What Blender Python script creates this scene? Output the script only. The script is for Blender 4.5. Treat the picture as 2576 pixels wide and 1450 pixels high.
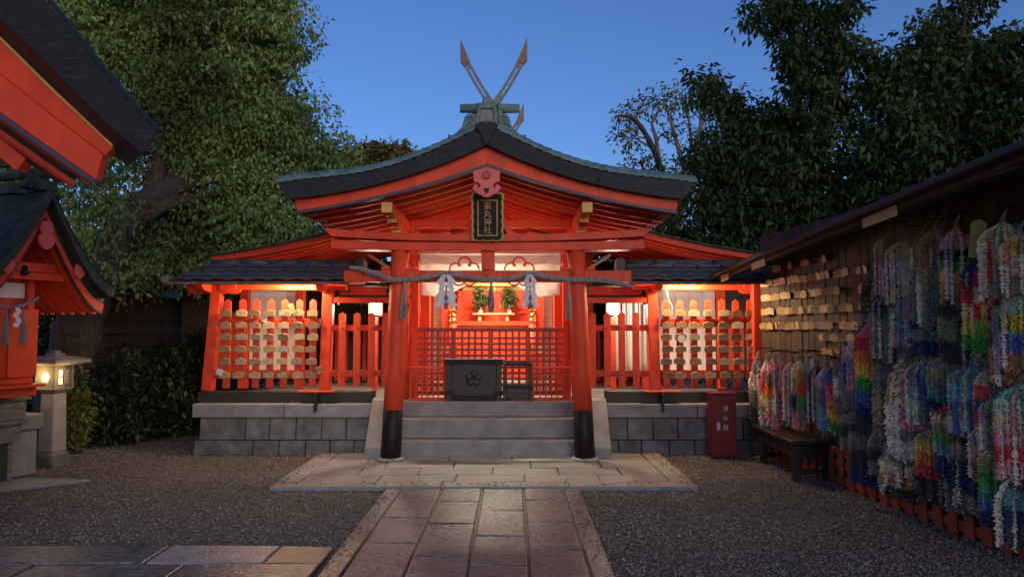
import bpy, math, random
import numpy as np
from mathutils import Vector, Matrix
R = math.radians
random.seed(7)
rng = np.random.default_rng(7)
sc = bpy.context.scene
for o in list(bpy.data.objects):
    bpy.data.objects.remove(o)
COL = sc.collection

# ------------------------------------------------------------------ camera, sky, sun, exposure
PITCH = 3.239
cam_d = bpy.data.cameras.new('camera')
cam = bpy.data.objects.new('camera', cam_d)
COL.objects.link(cam)
cam.location = (0, 0, 1.5)
cam.rotation_euler = (R(90 + PITCH), 0, 0)
cam_d.sensor_width = 36
cam_d.lens = 36 * 2774 / 4000
cam_d.clip_end = 500
cam_d.clip_start = 0.05
sc.camera = cam

SUN_EL, SUN_AZ = 7.0, 158.0      # low dusk glow behind the camera, a little to the right
world = bpy.data.worlds.new('World')
sc.world = world
world.use_nodes = True
wn, wl = world.node_tree.nodes, world.node_tree.links
wn.clear()
w_out = wn.new('ShaderNodeOutputWorld')
w_bg = wn.new('ShaderNodeBackground')
w_sky = wn.new('ShaderNodeTexSky')
w_sky.sky_type = 'NISHITA'
w_sky.sun_disc = False
w_sky.sun_elevation = R(SUN_EL)
w_sky.sun_rotation = R(SUN_AZ)
w_sky.air_density = 1.0
w_sky.dust_density = 0.6
w_sky.ozone_density = 4.0
w_tint = wn.new('ShaderNodeMix')
w_tint.data_type = 'RGBA'
w_tint.blend_type = 'MULTIPLY'
w_tint.inputs[0].default_value = 1.0
w_tint.inputs[7].default_value = (0.87, 0.79, 1.0, 1)
wl.new(w_sky.outputs[0], w_tint.inputs[6])
wl.new(w_tint.outputs[2], w_bg.inputs[0])
w_bg.inputs[1].default_value = 0.10
wl.new(w_bg.outputs[0], w_out.inputs[0])

sun_d = bpy.data.lights.new('sun', 'SUN')
sun_d.energy = 0.62
sun_d.angle = R(60)
sun_d.color = (1.0, 0.82, 0.62)
sun = bpy.data.objects.new('sun', sun_d)
COL.objects.link(sun)
az = R(SUN_AZ)
sdir = Vector((math.sin(az) * math.cos(R(SUN_EL)), math.cos(az) * math.cos(R(SUN_EL)), math.sin(R(SUN_EL))))
sun.rotation_euler = sdir.to_track_quat('Z', 'Y').to_euler()
sun.location = sdir * 30
sc.view_settings.view_transform = 'Standard'
sc.view_settings.look = 'None'
sc.view_settings.exposure = 1.05
sc.view_settings.gamma = 1.0
sc.view_settings.use_curve_mapping = False
sc.cycles.max_bounces = 6
sc.cycles.transparent_max_bounces = 8
sc.cycles.use_denoising = True
sc.cycles.sample_clamp_indirect = 4.0

# ------------------------------------------------------------------ measuring helper (photo at 2575 x 1450, real depth Y in metres)
_ct, _st = math.cos(R(PITCH)), math.sin(R(PITCH))
def at(px, py, Y):
    a, b, f = px - 1287.5, 725 - py, 1785.8
    d = Vector((a, f * _ct - b * _st, f * _st + b * _ct))
    k = Y / d.y
    return Vector((d.x * k, Y, 1.5 + d.z * k))

# ------------------------------------------------------------------ materials
MATS = {}
def mat(name, col, rough=.6, var=.2, scale=6, bump=0., bscale=60, metal=0., rnd=0., col2=None, c2=(.5, .65), s2=3., spec=.5, emit=0., fine=0., stretch=(1, 1, 1), island=0., trans=0.):
    m = bpy.data.materials.new(name)
    m.use_nodes = True
    nt = m.node_tree
    N, L = nt.nodes, nt.links
    b = N['Principled BSDF']
    tc = N.new('ShaderNodeTexCoord')
    mp = N.new('ShaderNodeMapping')
    mp.inputs['Scale'].default_value = stretch
    L.new(tc.outputs['Object'], mp.inputs[0])
    nz = N.new('ShaderNodeTexNoise')
    nz.inputs['Scale'].default_value = scale
    nz.inputs['Detail'].default_value = 6
    L.new(mp.outputs[0], nz.inputs['Vector'])
    mx = N.new('ShaderNodeMix')
    mx.data_type = 'RGBA'
    mx.inputs[6].default_value = [max(0, c * (1 - var * 1.4)) for c in col] + [1]
    mx.inputs[7].default_value = [min(1, c * (1 + var)) for c in col] + [1]
    cr = N.new('ShaderNodeMapRange')
    cr.inputs[1].default_value = .3
    cr.inputs[2].default_value = .7
    L.new(nz.outputs[0], cr.inputs[0])
    L.new(cr.outputs[0], mx.inputs[0])
    cur = mx.outputs[2]
    if col2:
        n2 = N.new('ShaderNodeTexNoise')
        n2.inputs['Scale'].default_value = s2
        n2.inputs['Detail'].default_value = 8
        n2.inputs['Roughness'].default_value = .65
        L.new(mp.outputs[0], n2.inputs['Vector'])
        r2 = N.new('ShaderNodeMapRange')
        r2.inputs[1].default_value, r2.inputs[2].default_value = c2
        L.new(n2.outputs[0], r2.inputs[0])
        m2 = N.new('ShaderNodeMix')
        m2.data_type = 'RGBA'
        L.new(r2.outputs[0], m2.inputs[0])
        L.new(cur, m2.inputs[6])
        m2.inputs[7].default_value = list(col2) + [1]
        cur = m2.outputs[2]
    if fine:
        n3 = N.new('ShaderNodeTexNoise')
        n3.inputs['Scale'].default_value = 220
        n3.inputs['Detail'].default_value = 2
        L.new(tc.outputs['Object'], n3.inputs['Vector'])
        r3 = N.new('ShaderNodeMapRange')
        r3.inputs[1].default_value, r3.inputs[2].default_value = .35, .65
        r3.inputs[3].default_value, r3.inputs[4].default_value = 1 - fine, 1 + fine
        L.new(n3.outputs[0], r3.inputs[0])
        hs3 = N.new('ShaderNodeHueSaturation')
        L.new(r3.outputs[0], hs3.inputs['Value'])
        L.new(cur, hs3.inputs['Color'])
        cur = hs3.outputs[0]
    if rnd or island:
        hs = N.new('ShaderNodeHueSaturation')
        rr = N.new('ShaderNodeMapRange')
        k = rnd or island
        rr.inputs[3].default_value, rr.inputs[4].default_value = 1 - k, 1 + k
        if rnd:
            L.new(N.new('ShaderNodeObjectInfo').outputs['Random'], rr.inputs[0])
        else:
            L.new(N.new('ShaderNodeNewGeometry').outputs['Random Per Island'], rr.inputs[0])
        L.new(rr.outputs[0], hs.inputs['Value'])
        if island:
            rh = N.new('ShaderNodeMapRange')
            rh.inputs[3].default_value, rh.inputs[4].default_value = .485, .52
            L.new(rr.outputs[0], rh.inputs[0])
        L.new(cur, hs.inputs['Color'])
        cur = hs.outputs[0]
    L.new(cur, b.inputs['Base Color'])
    b.inputs['Roughness'].default_value = rough
    b.inputs['Metallic'].default_value = metal
    b.inputs['Specular IOR Level'].default_value = spec
    if bump:
        bn = N.new('ShaderNodeTexNoise')
        bn.inputs['Scale'].default_value = bscale
        bn.inputs['Detail'].default_value = 5
        L.new(mp.outputs[0], bn.inputs['Vector'])
        bp = N.new('ShaderNodeBump')
        bp.inputs['Strength'].default_value = bump
        bp.inputs['Distance'].default_value = .03 if bscale < 20 else .01
        L.new(bn.outputs[0], bp.inputs['Height'])
        L.new(bp.outputs[0], b.inputs['Normal'])
    if emit:
        b.inputs['Emission Color'].default_value = list(col) + [1]
        b.inputs['Emission Strength'].default_value = emit
    if trans:
        tr = N.new('ShaderNodeBsdfTranslucent')
        L.new(cur, tr.inputs[0])
        ms = N.new('ShaderNodeMixShader')
        ms.inputs[0].default_value = trans
        L.new(b.outputs[0], ms.inputs[1])
        L.new(tr.outputs[0], ms.inputs[2])
        L.new(ms.outputs[0], N['Material Output'].inputs[0])
    MATS[name] = m
    return m

VERM = mat('vermilion_paint', (.68, .066, .024), .45, .14, 5, .10, 60, spec=.25, stretch=(1, 1, .5), col2=(.50, .045, .02), c2=(.52, .75), s2=6)
VERM2 = mat('worn_vermilion_paint', (.60, .066, .026), .55, .2, 9, .15, 50, spec=.25, col2=(.42, .036, .022), c2=(.5, .7), s2=9)
PINKR = mat('rose_red_paint', (.62, .10, .09), .5, .08, 6, .05)
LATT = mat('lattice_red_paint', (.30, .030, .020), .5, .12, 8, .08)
BLKP = mat('black_lacquer', (.010, .010, .010), .5, .3, 8, .04, 30, spec=.25)
BLKW = mat('black_timber', (.02, .018, .018), .5, .4, 12, .15, 50, stretch=(1, 1, 5))
DTRIM = mat('slate_trim_paint', (.045, .045, .07), .5, .1)
VERGE = mat('dark_copper_shingle', (.017, .019, .021), .5, .4, 14, .6, 26, spec=.3, col2=(.055, .065, .068), c2=(.55, .78), s2=5, stretch=(1, 1, 9))
VERD = mat('verdigris_copper', (.115, .20, .19), .6, .25, 9, .1, 50, spec=.3, col2=(.055, .085, .08), c2=(.52, .72), s2=7)
VERDK = mat('dark_verdigris_copper', (.050, .064, .056), .75, .3, 8, .1, 40, spec=.12, col2=(.026, .032, .03), c2=(.5, .7), s2=6)
RUSTC = mat('brown_copper', (.18, .10, .07), .45, .3, 14, .1, 40, metal=.3, col2=(.16, .09, .075), c2=(.5, .65), s2=9)
GREYC = mat('grey_copper', (.17, .185, .175), .5, .25, 14, .1, 40, col2=(.12, .16, .15), c2=(.5, .65), s2=9)
OCHRE = mat('ochre_paint', (.55, .34, .07), .5, .15, 9)
GOLD = mat('gold_metal', (.80, .52, .16), .25, .1, 9, metal=1.)
GILT = mat('gilt_paint', (.42, .28, .09), .4, .2, 20, metal=.3)
TAN = mat('tan_boards', (.50, .33, .24), .6, .15, 6, .1, 40, stretch=(1, 6, 6))
WHITEW = mat('white_plaster', (.78, .74, .70), .7, .05, 4)
CLOTH = mat('white_cloth', (.82, .79, .76), .8, .04, 5, .05, 200, trans=.5)
EMBL = mat('red_dye', (.55, .02, .03), .7, .05)
PAPER = mat('white_paper', (.76, .76, .80), .7, .03, trans=.2)
STRAW = mat('straw_rope', (.27, .24, .235), .85, .3, 30, .5, 120, stretch=(1, 1, 1))
STONE = mat('grey_granite', (.25, .245, .24), .6, .18, 5, .25, 60, rnd=.14, fine=.22, col2=(.16, .155, .15), c2=(.52, .75), s2=4)
STONED = mat('rough_podium_granite', (.158, .153, .147), .75, .32, 6, 1., 9, rnd=.2, fine=.25, col2=(.08, .08, .078), c2=(.5, .7), s2=5)
STONEL = mat('pale_granite', (.238, .238, .228), .6, .14, 4, .2, 60, rnd=.1, fine=.2, col2=(.27, .26, .23), c2=(.5, .75), s2=3)
SLAB = mat('path_granite', (.172, .164, .162), .29, .25, 7, 1.0, 46, rnd=.22, fine=.2, col2=(.07, .065, .063), c2=(.49, .58), s2=30, spec=.6, stretch=(.5, 1, 1))
SLABB = mat('brown_path_granite', (.25, .15, .10), .4, .25, 7, .8, 42, fine=.2, col2=(.14, .09, .075), c2=(.5, .7), s2=20)
SLABL = mat('pale_path_granite', (.29, .275, .275), .42, .2, 7, .7, 42, fine=.2)
GRAV = mat('gravel_stones', (.235, .205, .172), .75, .3, 30, island=.55, col2=(.15, .125, .105), c2=(.45, .7), s2=.9)
SOIL = mat('gravel_bed', (.13, .115, .10), .9, .4, 60, 1., 90, fine=.4)
DARKW = mat('old_plank_wood', (.06, .036, .026), .7, .3, 7, .4, 40, rnd=.25, stretch=(6, 6, 1), col2=(.03, .02, .016), c2=(.45, .7), s2=5)
GREYW = mat('weathered_grey_wood', (.15, .145, .14), .75, .3, 8, .3, 40, stretch=(1, 5, 5))
BENCH = mat('dark_bench_wood', (.014, .011, .010), .5, .4, 8, .1, 40, stretch=(5, 1, 5))
TILE = mat('dark_roof_tile', (.06, .062, .075), .5, .3, 10, .2, 50, rnd=.25, col2=(.035, .036, .035), c2=(.5, .7), s2=8)
MOSS = mat('mossy_board', (.13, .13, .115), .8, .4, 12, .3, 60)
BARK = mat('camphor_bark', (.045, .034, .027), .9, .4, 9, 1., 22, stretch=(3, 3, .8), col2=(.075, .062, .05), c2=(.55, .72), s2=6)
BARKL = mat('pale_bark', (.17, .14, .12), .9, .3, 9, .7, 25, stretch=(3, 3, .8))
LEAF = mat('camphor_leaves', (.205, .29, .095), .7, .5, .45, island=.38, trans=.3, spec=.15)  # broad noise paints lit and shaded clumps into the leaf colour
LEAFD = mat('dark_tree_leaves', (.050, .080, .028), .65, .45, .6, island=.35, trans=.2, spec=.2)
LEAFP = mat('yellowing_leaves', (.19, .19, .06), .6, .3, 1.5, island=.5, trans=.3, spec=.15)
LEAFS = mat('shrub_leaves', (.022, .036, .011), .5, .3, 2.5, island=.5, trans=.2)
LEAFY = mat('golden_shrub_leaves', (.13, .15, .03), .5, .3, 2.5, island=.5, trans=.25)
SAKAKI = mat('glossy_dark_leaves', (.05, .085, .025), .3, .3, 8, island=.5)
SKIRT = mat('faded_skirt_paint', (.30, .055, .022), .7, .25, 7, .2, 40, col2=(.14, .03, .018), c2=(.5, .7), s2=6)
CRIM = mat('crimson_steel', (.17, .006, .014), .35, .12, 4, .03, 20)
WPAINT = mat('white_lettering', (.62, .62, .62), .6, .03)
STEEL = mat('pale_steel', (.45, .43, .40), .35, .1, metal=.6)
YPAPER = mat('yellow_card', (.42, .33, .10), .7, .1)
PALEW = mat('pale_new_wood', (.52, .36, .16), .6, .12, 10, .05, stretch=(1, 1, 6))
LAMPW = mat('lamp_white', (1, .92, .80), .5, 0, emit=4.)
TUBEW = mat('tube_light', (1, .80, .52), .5, 0, emit=14.)
LANTY = mat('lantern_glow', (1, .62, .16), .5, .05, emit=3.0)
FARW = mat('far_white_wall', (.50, .48, .50), .8, .08)
FART = mat('far_grey_tile', (.12, .11, .12), .8, .25, 2)

def ink_mat(name, kind, wood):
    """Pale wood with pen lines or a small printed horse-coloured picture."""
    m = mat(name, wood, .6, .15, 14, .03, rnd=.38)
    N, L = m.node_tree.nodes, m.node_tree.links
    b = N['Principled BSDF']
    src = b.inputs['Base Color'].links[0].from_socket
    tc = N.new('ShaderNodeTexCoord')
    oi = N.new('ShaderNodeObjectInfo')
    ad = N.new('ShaderNodeVectorMath')
    ad.operation = 'ADD'
    L.new(tc.outputs['Object'], ad.inputs[0])
    sx = N.new('ShaderNodeSeparateXYZ')
    L.new(tc.outputs['Object'], sx.inputs[0])
    cb = N.new('ShaderNodeCombineXYZ')
    ml = N.new('ShaderNodeMath')
    ml.operation = 'MULTIPLY'
    ml.inputs[1].default_value = 50
    L.new(oi.outputs['Random'], ml.inputs[0])
    L.new(ml.outputs[0], cb.inputs[1])
    L.new(cb.outputs[0], ad.inputs[1])
    def math_(op, a, bb):
        n = N.new('ShaderNodeMath')
        n.operation = op
        for i, v in enumerate((a, bb)):
            if isinstance(v, (int, float)):
                n.inputs[i].default_value = v
            else:
                L.new(v, n.inputs[i])
        return n.outputs[0]
    inside = math_('MULTIPLY', math_('LESS_THAN', math_('ABSOLUTE', sx.outputs[0], 0), .056), math_('LESS_THAN', math_('ABSOLUTE', math_('ADD', sx.outputs[2], .004), 0), .027))
    if kind == 'text':
        lines = math_('GREATER_THAN', math_('SINE', math_('MULTIPLY', sx.outputs[2], 2 * math.pi / .0145), 0), .0)
        nz = N.new('ShaderNodeTexNoise')
        nz.inputs['Scale'].default_value = 190
        nz.inputs['Detail'].default_value = 1
        L.new(ad.outputs[0], nz.inputs['Vector'])
        fac = math_('MULTIPLY', math_('MULTIPLY', lines, math_('GREATER_THAN', nz.outputs[0], .5)), inside)
        col = (.05, .04, .035, 1)
        mx = N.new('ShaderNodeMix')
        mx.data_type = 'RGBA'
        L.new(fac, mx.inputs[0])
        L.new(src, mx.inputs[6])
        mx.inputs[7].default_value = col
        L.new(mx.outputs[2], b.inputs['Base Color'])
    else:
        nz = N.new('ShaderNodeTexNoise')
        nz.inputs['Scale'].default_value = 38
        nz.inputs['Detail'].default_value = 3
        L.new(ad.outputs[0], nz.inputs['Vector'])
        rp = N.new('ShaderNodeValToRGB')
        rp.color_ramp.interpolation = 'CONSTANT'
        e = rp.color_ramp.elements
        cols = {'pic': [(.0, (.46, .33, .17)), (.46, (.50, .12, .09)), (.52, (.50, .38, .22)), (.6, (.16, .28, .10)), (.66, (.48, .35, .18))],
                'horse': [(.0, (.45, .32, .16)), (.47, (.55, .52, .46)), (.54, (.20, .20, .24)), (.58, (.46, .33, .17)), (.68, (.26, .17, .09))]}[kind]
        e[0].position, e[0].color = cols[0][0], (*cols[0][1], 1)
        e[1].position, e[1].color = cols[1][0], (*cols[1][1], 1)
        for p, c in cols[2:]:
            x = e.new(p)
            x.color = (*c, 1)
        L.new(nz.outputs[0], rp.inputs[0])
        mx = N.new('ShaderNodeMix')
        mx.data_type = 'RGBA'
        L.new(inside, mx.inputs[0])
        L.new(src, mx.inputs[6])
        L.new(rp.outputs[0], mx.inputs[7])
        L.new(mx.outputs[2], b.inputs['Base Color'])
    return m
INKT = ink_mat('written_plaque_wood', 'text', (.47, .33, .16))
INKP = ink_mat('painted_plaque_wood', 'pic', (.47, .33, .16))
INKH = ink_mat('horse_plaque_wood', 'horse', (.50, .37, .2))
PLAIN = mat('bare_plaque_wood', (.36, .24, .11), .6, .2, 14, .04, rnd=.35)

# ------------------------------------------------------------------ mesh builder and scene-tree helpers
class MB:
    def __init__(s):
        s.v, s.f, s.c = [], [], []
    def add(s, vs, fs):
        n = len(s.v)
        s.v += [tuple(v) for v in vs]
        s.f += [tuple(i + n for i in f) for f in fs]
        return s
    def box(s, x0, x1, y0, y1, z0, z1):
        return s.add([(x0, y0, z0), (x1, y0, z0), (x1, y1, z0), (x0, y1, z0), (x0, y0, z1), (x1, y0, z1), (x1, y1, z1), (x0, y1, z1)],
                     [(0, 3, 2, 1), (4, 5, 6, 7), (0, 1, 5, 4), (1, 2, 6, 5), (2, 3, 7, 6), (3, 0, 4, 7)])
    def beam(s, p0, p1, w, h, up=(0, 0, 1)):
        p0, p1 = Vector(p0), Vector(p1)
        d = (p1 - p0).normalized()
        u = Vector(up)
        a = d.cross(u).normalized() * (w / 2)
        b = a.cross(d).normalized() * (h / 2)
        return s.add([p0 - a - b, p0 + a - b, p0 + a + b, p0 - a + b, p1 - a - b, p1 + a - b, p1 + a + b, p1 - a + b],
                     [(0, 1, 2, 3), (7, 6, 5, 4), (0, 4, 5, 1), (1, 5, 6, 2), (2, 6, 7, 3), (3, 7, 4, 0)])
    def prism(s, poly, y0, y1):
        """polygon of (x, z) extruded along y"""
        n = len(poly)
        vs = [(x, y0, z) for x, z in poly] + [(x, y1, z) for x, z in poly]
        fs = [tuple(range(n)), tuple(range(2 * n - 1, n - 1, -1))]
        fs += [(i, i + n, (i + 1) % n + n, (i + 1) % n) for i in range(n)]
        return s.add(vs, fs)
    def strip(s, A, B, y0, y1):
        """solid between two (x, z) polylines A and B, extruded along y"""
        n = len(A)
        vs = [(x, y0, z) for x, z in A] + [(x, y0, z) for x, z in B] + [(x, y1, z) for x, z in A] + [(x, y1, z) for x, z in B]
        fs = []
        for i in range(n - 1):
            a, b, c, d = i, i + 1, n + i + 1, n + i
            fs += [(a, d, c, b), (a + 2 * n, b + 2 * n, c + 2 * n, d + 2 * n), (a, b, b + 2 * n, a + 2 * n), (d, d + 2 * n, c + 2 * n, c)]
        for i in (0, n - 1):
            fs.append((i, i + 2 * n, i + 3 * n, i + n))
        return s.add(vs, fs)
    def tube(s, pts, rad, n=10, cap=True):
        pts = [Vector(p) for p in pts]
        rad = rad if hasattr(rad, '__len__') else [rad] * len(pts)
        base = len(s.v)
        ref = Vector((0, 0, 1))
        d0 = (pts[1] - pts[0]).normalized()
        if abs(d0.z) > .9:
            ref = Vector((0, 1, 0))
        a = d0.cross(ref).normalized()
        for i, p in enumerate(pts):
            d = (pts[min(i + 1, len(pts) - 1)] - pts[max(i - 1, 0)]).normalized()
            a = (a - d * a.dot(d)).normalized()
            b = d.cross(a)
            for k in range(n):
                t = 2 * math.pi * k / n
                s.v.append(tuple(p + (a * math.cos(t) + b * math.sin(t)) * rad[i]))
        for i in range(len(pts) - 1):
            for k in range(n):
                k2 = (k + 1) % n
                s.f.append((base + i * n + k, base + i * n + k2, base + (i + 1) * n + k2, base + (i + 1) * n + k))
        if cap:
            s.f.append(tuple(base + k for k in range(n))[::-1])
            s.f.append(tuple(base + (len(pts) - 1) * n + k for k in range(n)))
        return s
    def lathe(s, prof, c=(0, 0, 0), n=20):
        """profile of (radius, z) turned about the vertical through c"""
        return s.tube([(c[0], c[1], c[2] + z + i * 1e-6) for i, (r, z) in enumerate(prof)], [max(r, 1e-4) for r, z in prof], n)
    def grid(s, P):
        base, n, m = len(s.v), len(P), len(P[0])
        for row in P:
            s.v += [tuple(p) for p in row]
        for i in range(n - 1):
            for j in range(m - 1):
                s.f.append((base + i * m + j, base + (i + 1) * m + j, base + (i + 1) * m + j + 1, base + i * m + j + 1))
        return s
    def xf(s, M):
        s.v = [tuple(M @ Vector(v)) for v in s.v]
        return s
    def mesh(s, name, m=None, smooth=False):
        me = bpy.data.meshes.new(name)
        me.from_pydata(s.v, [], s.f)
        if m:
            me.materials.append(m)
        if smooth:
            me.shade_smooth()
        me.update()
        return me

WM = {}
def tag(o, label=None, cat=None, group=None, kind=None):
    for k, v in (('label', label), ('category', cat), ('group', group), ('kind', kind)):
        if v:
            o[k] = v
    return o
def root(name, label, cat, loc=(0, 0, 0), rz=0, group=None):
    o = bpy.data.objects.new(name, None)
    o.empty_display_size = .1
    COL.objects.link(o)
    o.location = loc
    o.rotation_euler = (0, 0, rz)
    WM[o.name] = Matrix.Translation(Vector(loc)) @ Matrix.Rotation(rz, 4, 'Z')
    return tag(o, label, cat, group)
def put(me, name, parent=None, local=False, bevel=0, seg=1, solid=0):
    """link a mesh; world coordinates unless local"""
    o = bpy.data.objects.new(name, me)
    COL.objects.link(o)
    WM[o.name] = Matrix.Identity(4)
    if parent:
        o.parent = parent
        if local:
            WM[o.name] = WM[parent.name].copy()
        else:
            o.matrix_parent_inverse = WM[parent.name].inverted()
    if solid:
        md = o.modifiers.new('thick', 'SOLIDIFY')
        md.thickness = solid
    if bevel:
        md = o.modifiers.new('bevel', 'BEVEL')
        md.width = bevel
        md.segments = seg
        md.limit_method = 'ANGLE'
    return o
def P(mb, name, m, parent=None, bevel=0, smooth=False, local=False, solid=0, seg=1):
    return put(mb.mesh(name, m, smooth), name, parent, local, bevel, seg, solid)
def box(name, m, parent, x0, x1, y0, y1, z0, z1, bevel=.005, **k):
    return P(MB().box(x0, x1, y0, y1, z0, z1), name, m, parent, bevel, **k)
def beam(name, m, parent, p0, p1, w, h, bevel=.005, up=(0, 0, 1), **k):
    return P(MB().beam(p0, p1, w, h, up), name, m, parent, bevel, **k)
def instance(me, name, parent, loc, rot=(0, 0, 0), scale=None):
    """another object on shared mesh data, placed in world space under parent"""
    o = bpy.data.objects.new(name, me)
    COL.objects.link(o)
    o.location = loc
    o.rotation_euler = rot
    if scale:
        o.scale = scale
    if parent:
        o.parent = parent
        o.matrix_parent_inverse = WM[parent.name].inverted()
    WM[o.name] = Matrix.Translation(Vector(loc))
    return o
def text_mesh(s, size, m, depth=.003):
    cu = bpy.data.curves.new('lettering', 'FONT')
    cu.body = s
    cu.size = size
    cu.extrude = depth
    cu.align_x = 'CENTER'
    cu.align_y = 'CENTER'
    t = bpy.data.objects.new('lettering', cu)
    COL.objects.link(t)
    dg = bpy.context.evaluated_depsgraph_get()
    me = bpy.data.meshes.new_from_object(t.evaluated_get(dg))
    bpy.data.objects.remove(t)
    me.materials.clear()
    me.materials.append(m)
    xs = [v.co.x for v in me.vertices]
    ys = [v.co.y for v in me.vertices]
    if xs:
        cx, cy = (min(xs) + max(xs)) / 2, (min(ys) + max(ys)) / 2
        me.transform(Matrix.Rotation(R(90), 4, 'X') @ Matrix.Translation((-cx, -cy, 0)))
    return me
ORD = ['first', 'second', 'third', 'fourth', 'fifth', 'sixth', 'seventh', 'eighth', 'ninth', 'tenth', 'eleventh', 'twelfth', 'thirteenth', 'fourteenth', 'fifteenth', 'sixteenth', 'seventeenth', 'eighteenth', 'nineteenth', 'twentieth', 'twenty-first', 'twenty-second', 'twenty-third', 'twenty-fourth', 'twenty-fifth', 'twenty-sixth', 'twenty-seventh', 'twenty-eighth']
X0 = -0.27          # axis of the shrine

def leaves(name, clusters, per, size, m, parent, seed=1, droop=.6, spread=.22, aspect=.42, kind='stuff'):
    """clusters: (n,3) array of twig ends; a spray of folded leaf blades round each"""
    g = np.random.default_rng(seed)
    C = np.repeat(np.asarray(clusters), per, axis=0)
    n = len(C)
    off = g.normal(size=(n, 3))
    off /= np.linalg.norm(off, axis=1)[:, None] + 1e-9
    base = C + off * spread * g.random((n, 1)) ** .6
    d = off + g.normal(size=(n, 3)) * .35
    d[:, 2] -= droop
    d /= np.linalg.norm(d, axis=1)[:, None] + 1e-9
    q = g.normal(size=(n, 3)) * .5
    q[:, 2] += 1
    s = np.cross(d, q)
    s /= np.linalg.norm(s, axis=1)[:, None] + 1e-9
    u = np.cross(s, d)
    L = (size * (0.65 + .7 * g.random(n)))[:, None]
    W = L * aspect * .5
    v = np.empty((n, 4, 3))
    v[:, 0] = base
    v[:, 1] = base + d * L * .42 + s * W + u * W * .45
    v[:, 2] = base + d * L
    v[:, 3] = base + d * L * .42 - s * W + u * W * .45
    me = bpy.data.meshes.new(name)
    me.vertices.add(4 * n)
    me.vertices.foreach_set('co', v.reshape(-1))
    i = np.arange(n)[:, None] * 4
    tri = np.concatenate([i + [[0, 1, 2]], i + [[0, 2, 3]]], axis=1).reshape(-1)
    me.loops.add(6 * n)
    me.loops.foreach_set('vertex_index', tri.astype(np.int32))
    me.polygons.add(2 * n)
    me.polygons.foreach_set('loop_start', (np.arange(2 * n) * 3).astype(np.int32))
    me.materials.append(m)
    me.update(calc_edges=True)
    me.validate()
    o = put(me, name, parent)
    if kind:
        o['kind'] = kind
    return o
def clumps(blobs, n, k, r, seed=1, lo=.5):
    """two-level spread: n leafy clumps on the crown, k twig ends in each flattened clump"""
    g = np.random.default_rng(seed)
    c = blob_points(blobs, n, seed, lo)
    rr = r * (.6 + .8 * g.random(n))
    d = g.normal(size=(n, k, 3))
    d /= np.linalg.norm(d, axis=2)[..., None]
    d *= g.random((n, k, 1)) ** .4
    d[:, :, 2] = d[:, :, 2] * .55 - .25 * (d[:, :, 0] ** 2 + d[:, :, 1] ** 2)
    return (c[:, None, :] + d * rr[:, None, None]).reshape(-1, 3)
def blob_points(blobs, n, seed=1, lo=.35, flat=1.0):
    """n twig ends spread through ellipsoid blobs (centre, radius), denser towards the skin, with lumps"""
    g = np.random.default_rng(seed)
    w = np.array([b[1] ** 2 for b in blobs])
    pick = g.choice(len(blobs), n, p=w / w.sum())
    c = np.array([list(b[0]) for b in blobs])[pick]
    r = np.array([b[1] for b in blobs])[pick]
    d = g.normal(size=(n, 3))
    d /= np.linalg.norm(d, axis=1)[:, None]
    rr = (lo + (1 - lo) * g.random(n) ** .6) * (1 + .16 * np.sin(d[:, 0] * 7 + c[:, 0] * 3) * np.sin(d[:, 2] * 6 + c[:, 2] * 2))
    d[:, 2] *= flat
    return c + d * (r * rr)[:, None]
# ------------------------------------------------------------------ ground, paths, gravel
g_ = MB().box(-150, 150, -60, 260, -.5, 0)
tag(P(g_, 'ground', SOIL), 'gravelled earth court under the whole shrine', 'ground', kind='structure')

SLABRECTS = []
def slabs(parent, cells, m, top, name='paving_slab', gap=.010, jit=.004):
    for c in cells:
        x0, x1, y0, y1 = c[:4]
        mm = c[4] if len(c) > 4 else m
        SLABRECTS.append((x0 - .01, x1 + .01, y0 - .01, y1 + .01))
        dz = random.uniform(-jit, jit)
        j = lambda: random.uniform(-.003, .003)
        mb = MB().box(x0 + gap + j(), x1 - gap + j(), y0 + gap + j(), y1 - gap + j(), -.02, top + dz)
        k = random.uniform(-.004, .004)
        vs = [list(v) for v in mb.v]
        for i in (4, 5, 6, 7):
            vs[i][2] += random.uniform(-.002, .002) + (k if i in (4, 7) else -k)
        mb.v = [tuple(v) for v in vs]
        P(mb, name, mm, parent, .008, seg=2)
path = root('stone_path', 'paved granite path leading straight to the shrine steps', 'path', (X0, 5, 0))
path['kind'] = 'structure'
cols = [(-1.02, -.645, [6.655, 5.65, 4.98, 4.29]), (-.645, -.27, [6.655, 6.16, 5.47, 4.71]), (-.27, .105, [6.655, 6.5, 5.86, 5.14, 4.51]), (.105, .475, [6.655, 6.22, 5.54, 4.84])]
cells = []
for x0, x1, ys in cols:
    while ys[-1] > 1.2:
        ys.append(ys[-1] - random.uniform(.6, .75))
    cells += [(x0, x1, ys[i + 1], ys[i]) for i in range(len(ys) - 1)]
for x0, x1, ys in ((-1.175, -1.02, [6.655, 5.26, 3.9, 2.6, 1.2]), (.475, .625, [6.655, 5.37, 4.1, 2.8, 1.2])):
    cells += [(x0, x1, ys[i + 1], ys[i]) for i in range(len(ys) - 1)]
slabs(path, cells, SLAB, .03)
box('joint_bed', BLKW, path, -1.17, .62, 1.2, 6.65, .001, .017, 0)

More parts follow.
